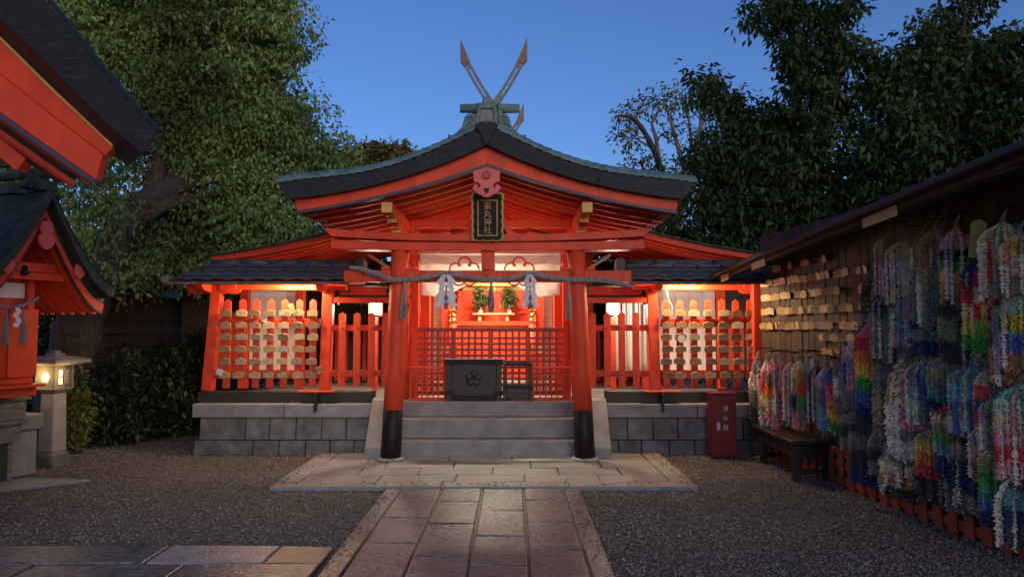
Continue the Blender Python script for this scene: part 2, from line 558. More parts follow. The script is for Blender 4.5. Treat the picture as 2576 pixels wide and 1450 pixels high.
apron = root('stone_apron', 'pale stone landing in front of the steps', 'paving', (X0, 7.5, 0))
apron['kind'] = 'structure'
cells = [(-2.25, -.66, 6.66, 6.88), (-.66, 1.73, 6.66, 6.88), (-2.25, -2.03, 6.88, 8.45), (1.51, 1.73, 6.88, 8.45)]
for (y0, y1), xs in zip([(6.88, 7.2), (7.2, 7.55), (7.55, 7.95), (7.95, 8.45)],
                        [[-2.03, -1.3, -.55, .12, .85, 1.51], [-2.03, -1.55, -.95, -.2, .47, 1.1, 1.51], [-2.03, -1.35, -.62, .2, .95, 1.51], [-2.03, -1.6, -.7, .0, .75, 1.51]]):
    cells += [(xs[i], xs[i + 1], y0, y1) for i in range(len(xs) - 1)]
slabs(apron, cells, STONEL, .045, jit=.002, gap=.006)
box('joint_bed', BLKW, apron, -2.24, 1.72, 6.67, 8.44, .001, .032, 0)

side = root('side_path', 'cross path of flat stone slabs at the lower left', 'path', (-2.5, 4.7, 0))
side['kind'] = 'structure'
slabs(side, [(-3.9, -2.32, 4.56, 4.93), (-5.6, -3.9, 4.56, 4.93), (-2.32, -1.57, 4.56, 4.93, SLABL), (-1.57, -1.2, 4.56, 4.93, SLABB),
             (-5.6, -3.0, 3.9, 4.56), (-3.0, -2.05, 3.9, 4.56), (-2.05, -1.2, 3.9, 4.56), (-5.6, -2.6, 3.2, 3.9), (-2.6, -1.2, 3.2, 3.9)], SLAB, .028)
box('joint_bed', BLKW, side, -5.58, -1.21, 3.2, 4.92, .001, .015, 0)
ls = P(MB().prism([(-5.3, 0), (-4.35, 0), (-3.98, .0), (-4.9, 0)], 0, .03), 'stepping_slab', STONEL, None, .006)
ls.data.clear_geometry()
q = [(-5.45, 6.55), (-4.75, 6.5), (-4.12, 7.05), (-4.8, 7.12)]
ls.data.from_pydata([(x, y, 0.001) for x, y in q] + [(x, y, .03) for x, y in q], [], [(3, 2, 1, 0), (4, 5, 6, 7), (0, 1, 5, 4), (1, 2, 6, 5), (2, 3, 7, 6), (3, 0, 4, 7)])
tag(ls, 'single pale flat slab lying in the gravel before the small shrine', 'slab')
SLABRECTS.append((-5.1, -4.3, 6.6, 7.05))

# loose stones, uncountable: one object
N_G = 115000
u = rng.random(N_G)
gy = 3.3 + 6.2 * u ** 1.25
gx = np.where(rng.random(N_G) < .45, rng.uniform(-6.2, -1.0, N_G), rng.uniform(.5, 3.9, N_G))
ok = np.ones(N_G, bool)
for x0, x1, y0, y1 in SLABRECTS + [(X0 - 3.5, X0 + 3.5, 8.5, 12)]:
    ok &= ~((gx > x0) & (gx < x1) & (gy > y0) & (gy < y1))
gx, gy = gx[ok], gy[ok]
n = len(gx)
octa = np.array([[1, 0, 0], [.1, 1, .1], [-1, .1, 0], [0, -1, -.1], [.1, 0, 1], [0, .1, -1]], float)
sz = .0058 + .0095 * rng.random(n) ** 1.7
V = octa[None] * (1 + .35 * rng.normal(size=(n, 6, 1))) * np.stack([sz, sz * rng.uniform(.6, 1, n), sz * rng.uniform(.35, .7, n)], 1)[:, None, :]
t = rng.random(n) * 6.28
c_, s_ = np.cos(t)[:, None], np.sin(t)[:, None]
x_, y_, z_ = V[:, :, 0], V[:, :, 1], V[:, :, 2]
tl = rng.normal(size=(n, 1)) * .4
z_ = z_ + x_ * tl
zb0 = np.zeros((n, 1))
k_ = rng.choice(n, 700, replace=False)         # stones kicked onto the paving
half = 350
gx[k_[:half]] = np.where(rng.random(half) < .5, -1.17 + np.abs(rng.normal(size=half)) * .07, .62 - np.abs(rng.normal(size=half)) * .07)
gy[k_[:half]] = rng.uniform(3.4, 6.6, half)
zb0[k_[:half]] = .031
gx[k_[half:]] = rng.uniform(-2.24, 1.72, half)
gy[k_[half:]] = 6.68 + np.abs(rng.normal(size=half)) * .10
far = rng.random(half) < .5
gx[k_[half:]] = np.where(far, np.where(rng.random(half) < .5, -2.24 + np.abs(rng.normal(size=half)) * .08, 1.72 - np.abs(rng.normal(size=half)) * .08), gx[k_[half:]])
gy[k_[half:]] = np.where(far, rng.uniform(6.7, 8.3, half), gy[k_[half:]])
zb0[k_[half:]] = .045
z_ = z_ + zb0
V = np.stack([x_ * c_ - y_ * s_ + gx[:, None], x_ * s_ + y_ * c_ + gy[:, None], z_ + .004 + .008 * rng.random((n, 1))], 2)
F = np.array([[0, 1, 4], [1, 2, 4], [2, 3, 4], [3, 0, 4], [1, 0, 5], [2, 1, 5], [3, 2, 5], [0, 3, 5]])
me = bpy.data.meshes.new('gravel')
me.vertices.add(6 * n)
me.vertices.foreach_set('co', V.reshape(-1))
idx = (np.arange(n)[:, None, None] * 6 + F[None]).reshape(-1)
me.loops.add(len(idx))
me.loops.foreach_set('vertex_index', idx.astype(np.int32))
me.polygons.add(len(idx) // 3)
me.polygons.foreach_set('loop_start', (np.arange(len(idx) // 3) * 3).astype(np.int32))
me.materials.append(GRAV)
me.update(calc_edges=True)
tag(put(me, 'gravel'), 'loose grey brown gravel covering the court', 'gravel', kind='stuff')

# ------------------------------------------------------------------ stone podium with steps
pod = root('stone_podium', 'grey granite podium with three steps carrying the shrine', 'podium', (X0, 8.5, 0))
PL, PR = X0 - 3.45, X0 + 3.45
P(MB().box(PL + .06, X0 - 1.3, 8.62, 13.2, 0, .45).box(X0 + 1.3, PR - .06, 8.62, 13.2, 0, .45), 'core', STONED, pod)
def podstones(xs, z0, z1, yo):
    for a, b in zip(xs, xs[1:]):
        g, e = .0045, random.uniform(-.008, .01)
        y = 8.53 + yo + e
        mb = MB().add([(a + g, y - .015, z0 + .004), (b - g, y - .015, z0 + .004), (b - g, y + .1, z0 + .004), (a + g, y + .1, z0 + .004),
                       (a + g, y + .012, z1 - .004), (b - g, y + .012, z1 - .004), (b - g, y + .1, z1 - .004), (a + g, y + .1, z1 - .004)],
                      [(0, 3, 2, 1), (4, 5, 6, 7), (0, 1, 5, 4), (1, 2, 6, 5), (2, 3, 7, 6), (3, 0, 4, 7)])
        P(mb, 'stone', STONED, pod, .012, seg=2)
podstones([-3.72, -3.173, -2.887, -2.574, -2.267, -1.972, -1.62], .18, .45, 0)
podstones([-3.78, -3.077, -2.764, -2.448, -2.162, -1.877, -1.62], 0, .18, -.02)
podstones([1.09, 1.376, 1.683, 1.978, 2.386, 2.75, 3.18], .18, .45, 0)
podstones([1.09, 1.262, 1.539, 1.864, 2.168, 2.55, 2.85, 3.22], 0, .18, -.02)
ys = [8.63, 9.2, 9.8, 10.5, 11.2, 12.0]
for k, (z0, z1, o_) in enumerate(((0, .18, .03), (.18, .45, 0))):
    for a, b in zip(ys, ys[1:]):
        box('stone', STONED, pod, PL - o_, PL + .07, a + .006 + k * .2, b - .006 + k * .2, z0 + .004, z1 - .004, .012, seg=2)
for xs in ([-3.79, -2.7, -1.66], [1.12, 2.2, 3.25]):
    for a, b in zip(xs, xs[1:]):
        box('cap_stone', STONE, pod, a + .003, b - .003, 8.47, 8.75, .452, .61, .012, seg=2)
box('cap_stone', STONE, pod, -3.79, -3.5, 8.756, 12.2, .452, .61, .012)
box('floor_slab', STONEL, pod, X0 - 3.2, X0 + 3.2, 8.9, 13.2, .455, .635, .006)
for i, (y, z, zb) in enumerate(((8.2, .22, 0), (8.36, .452, .225), (8.52, .636, .457))):
    for a, b in ((X0 - 1.2, X0 + 1.2),):
        box('step', STONE, pod, a, b, y, 8.9 if i == 2 else 8.75, zb, z, .01, seg=2)
for s in (-1, 1):
    a, b = X0 + s * 1.205, X0 + s * 1.385
    x0, x1 = min(a, b), max(a, b)
    poly = [(8.06, 0), (8.06, .16), (8.10, .205), (8.46, .655), (8.52, .68), (8.76, .68), (8.76, 0)]
    mb = MB().add([(x0, y, z) for y, z in poly] + [(x1, y, z) for y, z in poly],
                  [tuple(range(7))[::-1], tuple(range(7, 14))] + [(i, i + 7, (i + 1) % 7 + 7, (i + 1) % 7)[::-1] for i in range(7)])
    P(mb, 'cheek_stone', STONE if s < 0 else STONE, pod, .01, seg=2)

# ------------------------------------------------------------------ torii
def plum(mb, c, Rr, n=20, y=0, tube=.006, arc=250, cen=True):
    """five petal outline as tubes, facing -y"""
    for k in range(5):
        a = R(90 + 72 * k)
        pc = (c[0] + math.cos(a) * Rr * .58, c[1] + math.sin(a) * Rr * .58)
        pts = []
        for i in range(n + 1):
            t = a + R(-arc / 2 + arc * i / n)
            pts.append((pc[0] + math.cos(t) * Rr * .40, y, pc[1] + math.sin(t) * Rr * .40))
        mb.tube(pts, tube, 5)
    return mb
def plum_poly(c, Rr, n=8):
    pts = []
    for k in range(5):
        a = R(90 + 72 * k)
        for i in range(n):
            t = a + R(-75 + 150 * i / (n - 1))
            pts.append((c[0] + math.cos(a) * Rr * .58 + math.cos(t) * Rr * .42, c[1] + math.sin(a) * Rr * .58 + math.sin(t) * Rr * .42))
    return pts[::-1]

torii = root('torii_gate', 'vermilion torii gate with black pillar feet at the steps', 'torii', (X0, 8.02, 0))
TY = 8.02
for s in (-1, 1):
    b, t = Vector((X0 + s * 1.085, TY, 0)), Vector((X0 + s * .995, TY, 2.40))
    ln = lambda z: b.lerp(t, z / 2.40)
    P(MB().tube([ln(.60), ln(1.0), ln(1.6), ln(2.0), ln(2.4)], [.107, .106, .103, .102, .101], 36), 'pillar', VERM, torii, smooth=True)
    P(MB().tube([ln(.06), ln(.3), ln(.598)], [.111, .111, .109], 36), 'black_foot', BLKP, torii, .004, smooth=True)
    P(MB().tube([(b.x, TY, .046), (b.x, TY, .058), (b.x, TY, .075)], [.16, .158, .135], 32), 'stone_collar', STONEL, torii, .004)
def curved_bar(hw, zt, zb, rise, end, y0, y1, n=25):
    A, B = [], []
    for i in range(n):
        u = -1 + 2 * i / (n - 1)
        r = rise * abs(u) ** 2.2
        A.append((X0 + u * hw, zt + r))
        B.append((X0 + u * (hw - end), zb + r * .8))
    return MB().strip(A, B, y0, y1)
P(curved_bar(1.84, 2.552, 2.472, .07, .09, TY - .15, TY + .15), 'upper_lintel', VERM, torii, .006)
P(curved_bar(1.76, 2.468, 2.372, .025, .0, TY - .11, TY + .11), 'lower_lintel', VERM, torii, .006)
box('tie_beam', VERM, torii, X0 - 1.625, X0 + 1.615, TY - .05, TY + .05, 2.025, 2.155, .006)
box('centre_strut', VERM, torii, X0 - .075, X0 + .075, TY - .06, TY + .06, 2.158, 2.37, .005)
for s in (-1, 1):
    for k in (-1, 1):
        x = X0 + s * 1.01 + k * .145
        P(MB().prism([(x - .05, 2.158), (x + .05, 2.158), (x + .05, 2.185 if k < 0 else 2.205), (x - .05, 2.205 if k < 0 else 2.185)], TY - .045, TY + .045), 'wedge', VERM, torii, .004)

# name plaque on the torii
pq = root('name_plaque', 'black and gold name plaque with four characters above the gate', 'plaque', (X0, 7.84, 2.48), group=None)
Mq = Matrix.Translation((X0, 7.84, 2.475)) @ Matrix.Rotation(R(9), 4, 'X')
def wavy(w0, w1, h, amp):
    L_, R_ = [], []
    for i in range(33):
        v = i / 32
        w = (w0 + (w1 - w0) * v) / 2 + amp * abs(math.sin(v * math.pi * 5)) ** .7
        L_.append((-w, v * h))
        R_.append((w, v * h))
    bot = [(x * .145, -.012 * abs(math.sin((x + 1) * math.pi * 1.5))) for x in (.7, .35, 0, -.35, -.7)]
    return R_ + L_[::-1] + bot[::-1]
P(MB().prism(wavy(.33, .335, .53, .018), -.012, .02).xf(Mq), 'gilt_frame', GILT, pq, .004)
P(MB().prism(wavy(.285, .29, .50, .016), -.016, -.011).xf(Mq @ Matrix.Translation((0, 0, .014))), 'black_board', BLKP, pq, .002)
for a in ((-.112, -.098, .05, .45), (.098, .112, .05, .45), (-.098, .098, .05, .064), (-.098, .098, .436, .45)):
    P(MB().box(a[0], a[1], -.028, -.0165, a[2], a[3]).xf(Mq), 'inner_moulding', GILT, pq, .002)
for i, ch in enumerate('東丸神社'):
    me_ = text_mesh(ch, .092, GILT, .002)
    me_.transform(Mq @ Matrix.Translation((0, -.0185, .385 - i * .089)))
    put(me_, 'character', pq)
for s in (-1, 1):
    P(MB().tube([(s * .07, -.018, .02), (s * .07, -.03, .02)], [.014, .010], 12).xf(Mq), 'stud', BLKP, pq)
    P(MB().beam((s * .1, .02, .04), (s * .1, .12, .03), .03, .03).xf(Mq), 'bracket', BLKP, pq)

# rope
rope = root('sacred_rope', 'thick twisted straw rope slung across the torii', 'rope', (X0, 7.88, 2.1))
KN = [at(*p) for p in ((878, 672, 7.93), (905, 676, 7.9), (950, 690, 7.88), (985, 703, 7.87), (1030, 703, 7.87), (1075, 697, 7.87), (1120, 688, 7.87), (1165, 694, 7.87), (1205, 701, 7.87), (1240, 703, 7.87), (1290, 699, 7.87), (1335, 689, 7.87), (1380, 697, 7.87), (1430, 703, 7.87), (1470, 703, 7.87), (1520, 705, 7.87), (1560, 712, 7.9), (1590, 721, 7.93))]
def spline(K, n):
    out = []
    m = len(K) - 1
    for i in range(n):
        t = i / (n - 1) * m
        k = min(int(t), m - 1)
        f = t - k
        p0, p1, p2, p3 = K[max(k - 1, 0)], K[k], K[k + 1], K[min(k + 2, m)]
        out.append(.5 * ((2 * p1) + (p2 - p0) * f + (2 * p0 - 5 * p1 + 4 * p2 - p3) * f * f + (3 * p1 - p0 - 3 * p2 + p3) * f ** 3))
    return out
C_ = spline(KN, 320)
for k in range(3):
    pts, rr = [], []
    for i, p in enumerate(C_):
        t = i / 319 * 3.3 / .17 * 2 * math.pi + k * 2 * math.pi / 3
        e = min(1, .55 + min(i, 319 - i) / 60)
        pts.append(p + Vector((0, math.sin(t), math.cos(t))) * .0168 * e)
        rr.append(.0162 * e)
    P(MB().tube(pts, rr, 7), 'rope_strand', STRAW, rope, smooth=True)
def tassel(parent, p, L, w, n=26, m=STRAW):
    mb = MB()
    mb.tube([p, p - Vector((0, 0, L * .3))], [w * .35, w * .4], 7)
    for i in range(n):
        a, r_ = random.random() * 6.28, random.random() ** .5
        q0 = p - Vector((0, 0, L * .22)) + Vector((math.cos(a), math.sin(a), 0)) * w * .3 * r_
        q1 = q0 + Vector((math.cos(a) * w * .7 * r_, math.sin(a) * w * .5 * r_, -L * .4))
        q2 = q1 + Vector((random.uniform(-.3, .3) * w, 0, -L * (.35 + random.uniform(-.05, .05))))
        mb.tube([q0, q1, q2], [.006, .006, .004], 4)
    return P(mb, 'tassel', m, parent)
for px, L in ((1017, .42), (1235, .34), (1428, .42)):
    p = at(px, 703, 7.85)
    tassel(rope, p - Vector((0, 0, .02)), L, .035)
for px in (915, 1000, 1012, 1060, 1225, 1250, 1400, 1440, 1560):
    p = at(px, 676, 7.96)
    P(MB().tube([(p.x - .012, 7.955, 2.16), (p.x, 7.845, p.z - .06), (p.x + .005, 7.86, p.z - .13), (p.x + .012, 7.96, p.z - .15)], .0028, 5), 'tie_cord', BLKW, rope)

# zigzag papers
def shide(px, sx, label):
    c = at(px, 690, 7.80)
    r_ = root('zigzag_paper', label, 'paper streamer', tuple(c), group='paper streamers on the rope')
    K = .00079
    OUT = [(470, 462), (378, 566), (432, 614), (410, 660), (424, 700), (368, 766), (404, 830), (358, 886), (410, 936), (512, 846), (484, 786), (514, 722), (480, 672), (514, 604), (490, 546), (514, 500), (514, 464)]
    for s in (-1, 1):
        pl = [(c.x + s * (515 - x) * K * sx, c.z - (z - 462) * K) for x, z in OUT]
        mb = MB().prism(pl[::-1] if s > 0 else pl, c.y, c.y + .0012)
        mb.v = [(x, y + abs(x - c.x) * .18 + .012 * math.sin((c.z - z) * 44) * s, z) for x, y, z in mb.v]
        P(mb, 'folded_strip', PAPER, r_)
    P(MB().tube([(c.x, c.y + .01, c.z + .04), (c.x, c.y, c.z - .02)], .004, 5), 'hanging_cord', STRAW, r_)
    tassel(r_, Vector((c.x, c.y + .03, c.z - .12)), .26, .028, 18)
shide(1122, 1.05, 'wide white zigzag paper hanging left of the centre strut')
shide(1333, .72, 'narrow turned white zigzag paper hanging right of the centre strut')
# ------------------------------------------------------------------ main shrine: front roof
hall = root('main_shrine', 'vermilion shrine hall with curved dark copper gable roof and crossed finials', 'shrine', (X0, 9, .63))
D_T = [0, .152, .33, .687, 1.044, 1.40, 1.811, 2.212]
Z_T = [3.665, 3.60, 3.503, 3.334, 3.214, 3.146, 3.084, 3.04]
D_B = [0, .33, .687, 1.044, 1.579, 2.096]
Z_B = [3.455, 3.298, 3.161, 3.066, 2.932, 2.87]
D_R = [0, .33, .687, 1.044, 1.579, 2.03]
Z_R = [3.235, 3.128, 3.013, 2.914, 2.807, 2.727]
pt_ = np.polyfit(D_T, Z_T, 4)
pb_ = np.polyfit(D_B, Z_B, 3)
pr_ = np.polyfit(D_R, Z_R, 3)
zt = lambda d: float(np.polyval(pt_, d))
zb = lambda d: float(np.polyval(pb_, d))
zr = lambda d: float(np.polyval(pr_, d))
VY = 7.45
NS = 28
for s in (-1, 1):
    S = [i / (NS - 1) for i in range(NS)]
    T = [(X0 + s * 2.212 * u, zt(2.212 * u)) for u in S]
    B = [(X0 + s * 2.10 * u, zb(2.10 * u)) for u in S]
    # verge in three plates with a visible seam
    for a, b in ((0, 15), (15, NS)):
        e = min(b + 1, NS)
        P(MB().strip(T[a:e], B[a:e], VY, VY + .45), 'verge_plate', VERGE, hall, .004)
    Bt = [(X0 + s * 2.06 * u, zb(2.06 * u) + .03) for u in S]
    Rb = [(X0 + s * 2.03 * u, zr(2.03 * u) + .032) for u in S]
    P(MB().strip(Bt, Rb, VY + .10, VY + .155), 'bargeboard', VERM, hall, .003)
    R2 = [(X0 + s * 2.03 * u, zr(2.03 * u)) for u in S]
    P(MB().strip([(x, z + .031) for x, z in R2], R2, VY + .088, VY + .16), 'bargeboard_trim', DTRIM, hall, .002)
    # copper courses, each lapping the one below, rounding down to the verge
    NC = 22
    YS = [0, .012, .04, .09, .16, .25, .36, .5, 1.6, 4.3]
    mk = lambda t: .132 * math.sqrt(max(0, 1 - (1 - min(t / .42, 1)) ** 2))
    for k in range(NC):
        u0, u1 = (k / NC) ** .9, ((k + 1) / NC) ** .9
        d0, d1 = max(.02, 2.225 * u0), 2.225 * u1 + .012
        rows = []
        for d, lift in ((d0, .002), ((d0 + d1) / 2, .008), (d1, .014)):
            rows.append([(X0 + s * d, VY - .004 + t, zt(min(d, 2.25)) + mk(t) + lift) for t in YS])
        lip = [(x, y, z - .012) for x, y, z in rows[-1]]
        mb = MB().grid(rows + [lip])
        P(mb, 'copper_course', VERD, hall)
    # rafters following the curve
    for k in range(10):
        y = VY + .34 + k * .335
        A = [(X0 + s * (.03 + 1.99 * u), zr(.03 + 1.99 * u) + .055) for u in S[::2] + [1]]
        Bq = [(x, z - .05) for x, z in A]
        P(MB().strip(A, Bq, y, y + .06), 'rafter', VERM2, hall, .004)
    A = [(X0 + s * 2.03 * u, zr(2.03 * u) + .075) for u in S]
    nb = 10
    for j in range(nb):       # soffit boards across the slope
        y0, y1 = VY + .165 + j * .37, VY + .165 + (j + 1) * .37 - .006
        P(MB().strip(A, [(x, z - .016) for x, z in A], y0, y1), 'soffit_board', TAN, hall)
    P(MB().strip([(X0 + s * 2.07 * u, zb(2.07 * u) + .05) for u in S], [(x, z + .003) for x, z in A], VY + .46, VY + 4.2), 'roof_core', BLKW, hall)
    box('eave_edge', BLKW, hall, min(X0 + s * 1.93, X0 + s * 2.05), max(X0 + s * 1.93, X0 + s * 2.05), VY + .17, VY + 4.1, 2.765, 2.80, .003)
    # purlins with ochre ends, brackets
    px_ = X0 + s * 1.08
    box('purlin', VERM, hall, px_ - .055, px_ + .055, VY + .16, 11.4, 2.745, 2.855, .005)
    P(MB().prism([(px_ - .058, 2.748), (px_ + .058, 2.748), (px_ + .058, 2.858), (px_ - .058, 2.858)], VY + .13, VY + .158), 'purlin_end', OCHRE, hall, .004)
    for (y0, y1, z0, z1, w) in ((7.95, 9.2, 2.66, 2.742, .10), (8.25, 9.1, 2.58, 2.657, .10)):
        P(MB().add([(px_ - w / 2, y0, z1), (px_ + w / 2, y0, z1), (px_ + w / 2, y0 + .12, z0), (px_ - w / 2, y0 + .12, z0), (px_ - w / 2, y1, z1), (px_ + w / 2, y1, z1), (px_ + w / 2, y1, z0), (px_ - w / 2, y1, z0)],
                   [(0, 1, 2, 3)[::-1], (4, 5, 6, 7), (0, 4, 5, 1), (3, 2, 6, 7), (0, 3, 7, 4), (1, 5, 6, 2)]), 'bracket_arm', VERM2, hall, .004)
        box('bracket_tip', OCHRE, hall, px_ - w / 2 - .002, px_ + w / 2 + .002, y0 - .02, y0 - .001, z0 + .035, z1 + .002, .002)
    box('column', VERM, hall, px_ - .06, px_ + .06, 8.86, 8.98, .637, 2.578, .006)
    # ridge-end scroll
    sc_ = [(.10, 3.69), (.14, 3.80), (.175, 3.855), (.155, 3.905), (.12, 3.885), (.125, 3.845)]
    mb = MB()
    def scroll(pts, r0, r1, y):
        p3 = spline([Vector((X0 + s * a, y, b)) for a, b in pts], 30)
        mb.tube(p3, [r0 + (r1 - r0) * i / 29 for i in range(30)], 8)
    scroll([(.405, 3.585), (.40, 3.555), (.36, 3.565), (.30, 3.615), (.25, 3.67), (.235, 3.73), (.215, 3.785), (.177, 3.80), (.142, 3.775), (.138, 3.735), (.165, 3.71), (.185, 3.735)], .018, .022, 7.56)
    scroll([(.37, 3.535), (.31, 3.585), (.24, 3.635), (.17, 3.67), (.12, 3.68)], .014, .034, 7.55)
    scroll([(.34, 3.53), (.27, 3.575), (.20, 3.62), (.12, 3.65)], .012, .03, 7.53)
    scroll([(.21, 3.69), (.205, 3.735), (.185, 3.765), (.165, 3.76), (.16, 3.745)], .026, .02, 7.575)
    P(mb, 'ridge_scroll', VERD, hall, smooth=True)
# keystone plate
P(MB().prism([(X0 - .125, 3.66), (X0 - .10, 3.62), (X0 - .055, 3.55), (X0 - .035, 3.47), (X0, 3.445), (X0 + .035, 3.47), (X0 + .055, 3.55), (X0 + .10, 3.62), (X0 + .125, 3.66), (X0 + .07, 3.685), (X0 - .07, 3.685)], VY - .035, VY + .02), 'keystone_plate', VERGE, hall, .003)
# ridge
P(MB().prism([(X0 - .14, 3.69), (X0 + .14, 3.69), (X0 + .10, 3.93), (X0 - .10, 3.93)], 7.60, 11.7), 'ridge_box', VERD, hall, .006)
for a in (((-.13, 3.70), (-.085, 3.70), (-.06, 3.88), (-.095, 3.93)), ((.13, 3.70), (.085, 3.70), (.06, 3.88), (.095, 3.93)), ((-.095, 3.93), (-.06, 3.88), (.06, 3.88), (.095, 3.93)), ((-.135, 3.69), (-.135, 3.705), (.135, 3.705), (.135, 3.69))):
    P(MB().prism([(X0 + x, z) for x, z in a], 7.565, 7.60), 'ridge_end_frame', VERD, hall, .004)
P(MB().prism([(X0 - .084, 3.706), (X0 + .084, 3.706), (X0 + .058, 3.879), (X0 - .058, 3.879)], 7.59, 7.605), 'ridge_end_panel', GREYC, hall)
box('ridge_cap', VERD, hall, X0 - .12, X0 + .12, 7.62, 11.7, 3.93, 3.96, .006)
P(MB().tube([(X0 - .03, 8.2, 4.165), (X0 - .03, 8.24, 4.165), (X0 - .03, 11.6, 4.165)], [.048, .052, .052], 20), 'ridge_pole', VERD, hall, smooth=True)
P(MB().tube([(X0 - .03, 8.19, 4.165), (X0 - .03, 8.199, 4.165)], [.036, .036], 20), 'ridge_pole_face', GREYC, hall)
for y, in ((8.55,), (11.2,)):
    P(MB().tube([(X0 - .365, y, 4.185), (X0 - .36, y, 4.185), (X0, y, 4.185), (X0 + .36, y, 4.185), (X0 + .365, y, 4.185)], [.045, .052, .064, .052, .045], 18), 'ridge_log', VERD, hall, smooth=True)
    for x in (-.12, .12):
        box('log_saddle', GREYC, hall, X0 + x - .03, X0 + x + .03, y - .06, y + .06, 3.96, 4.145, .004)
# crossed finials
def chigi(y, s, yo):
    # centre line in local (a along, b across); bends upward towards a knife tip
    c = Vector((X0 + .045, 4.225))
    dr = Vector((s * math.cos(R(54)), math.sin(R(54))))
    nn = Vector((-dr.y * s, dr.x * s))
    pt = lambda a, b, cv=0: (c.x + dr.x * a + nn.x * (b + cv * a * a), c.y + dr.y * a + nn.y * (b + cv * a * a))
    cv = .13
    w = .042
    low = [pt(a, -w) for a in (-.42, .12)] + [pt(a, w) for a in (.12, -.42)]
    P(MB().prism(low if s > 0 else low[::-1], y + yo, y + yo + .05), 'finial_foot', GREYC, hall, .003)
    nseg = 8
    for sd in (-1, 1):
        A = [pt(.12 + .5 * i / nseg, sd * w, cv) for i in range(nseg + 1)]
        B = [pt(.12 + .5 * i / nseg, sd * .012, cv) for i in range(nseg + 1)]
        P(MB().strip(A, B, y + yo + .004, y + yo + .046), 'finial_rail', GREYC, hall, .002)
    A = [pt(.33, w - .004, cv), pt(.36, w - .004, cv)]
    for a0, a1 in ((.12, .16), (.57, .62)):
        A = [pt(a0, w - .003, cv), pt(a1, w - .003, cv)]
        B = [pt(a0, -w + .003, cv), pt(a1, -w + .003, cv)]
        P(MB().strip(A, B, y + yo + .007, y + yo + .043), 'finial_block', GREYC, hall)
    tip = [pt(.621, w, cv), pt(.621, -w, cv), pt(.70, -w - .022, cv), pt(.93, w + .012, cv)]
    P(MB().prism(tip, y + yo, y + yo + .05), 'finial_blade', RUSTC, hall, .003)
for y in (8.62, 11.15):
    chigi(y, 1, -.075)
    chigi(y, -1, -.02)
    mb = MB()
    mb.prism(plum_poly((X0 + .05, 4.215), .045), y - .09, y - .076)
    P(mb, 'finial_boss', RUSTC, hall)
# pendant board under the gable peak
geg = P(MB().prism([(X0 + s * x * .00063 * 1, 3.222 - (y - 130) * .00063) for s, x, y in
    [(1, 0, 130), (1, 228, 205), (1, 222, 385), (1, 185, 388), (1, 140, 405), (1, 112, 440), (1, 112, 478), (1, 128, 496), (1, 146, 486), (1, 142, 450), (1, 172, 425), (1, 212, 436), (1, 234, 480), (1, 224, 530), (1, 182, 572), (1, 150, 582), (1, 130, 606), (1, 88, 612), (1, 60, 640), (1, 0, 656)]
    + [(-1, x, y) for x, y in [(60, 640), (88, 612), (130, 606), (150, 582), (182, 572), (224, 530), (234, 480), (212, 436), (172, 425), (142, 450), (146, 486), (128, 496), (112, 478), (112, 440), (140, 405), (185, 388), (222, 385), (228, 205)]]], VY + .03, VY + .08), 'gable_pendant', PINKR, hall, .004)
P(MB().prism(plum_poly((X0, 3.13), .046), VY + .004, VY + .028), 'pendant_flower', PINKR, geg, .003)
P(plum(MB(), (X0, 3.13), .044, 12, VY + .002, .0028, 300), 'flower_outline', BLKP, geg)
heart = [(0, -.045), (.030, -.012), (.030, .012), (.015, .022), (0, .013), (-.015, .022), (-.030, .012), (-.030, -.012)]
P(MB().prism([(X0 + x * 1.25, 2.972 + z * 1.25) for x, z in heart], VY + .022, VY + .0285), 'heart_rim', GILT, geg)
P(MB().prism([(X0 + x, 2.972 + z) for x, z in heart], VY + .018, VY + .0215), 'heart_hollow', BLKP, geg)
# tie beam, frog-leg strut, ring hooks
box('gable_tie_beam', VERM2, hall, X0 - 1.02, X0 + 1.02, 8.95, 9.07, 2.78, 2.88, .006)
for s in (-1, 1):
    P(MB().prism([(X0 + s * x, z) for x, z in [(.11, 2.98), (.155, 2.98), (.18, 2.80), (.235, 2.68), (.30, 2.615), (.42, 2.60), (.47, 2.625), (.55, 2.61), (.66, 2.575), (.66, 2.555), (.24, 2.555), (.19, 2.66), (.14, 2.78)]][::s], 8.22, 8.30), 'frog_leg_strut', VERM, hall, .004)
    P(MB().prism([(X0 + s * x, z) for x, z in [(.0, 2.95), (.10, 2.95), (.135, 2.78), (.185, 2.66), (.235, 2.556), (.0, 2.556)]][::s], 8.262, 8.29), 'strut_infill', BLKP, hall)
    p = [(X0 + s * .47 + math.cos(t) * .022, 8.9, 2.745 + math.sin(t) * .022) for t in np.linspace(0, 6.28, 17)]
    P(MB().tube(p, .005, 6, False), 'ring_hook', BLKP, hall)
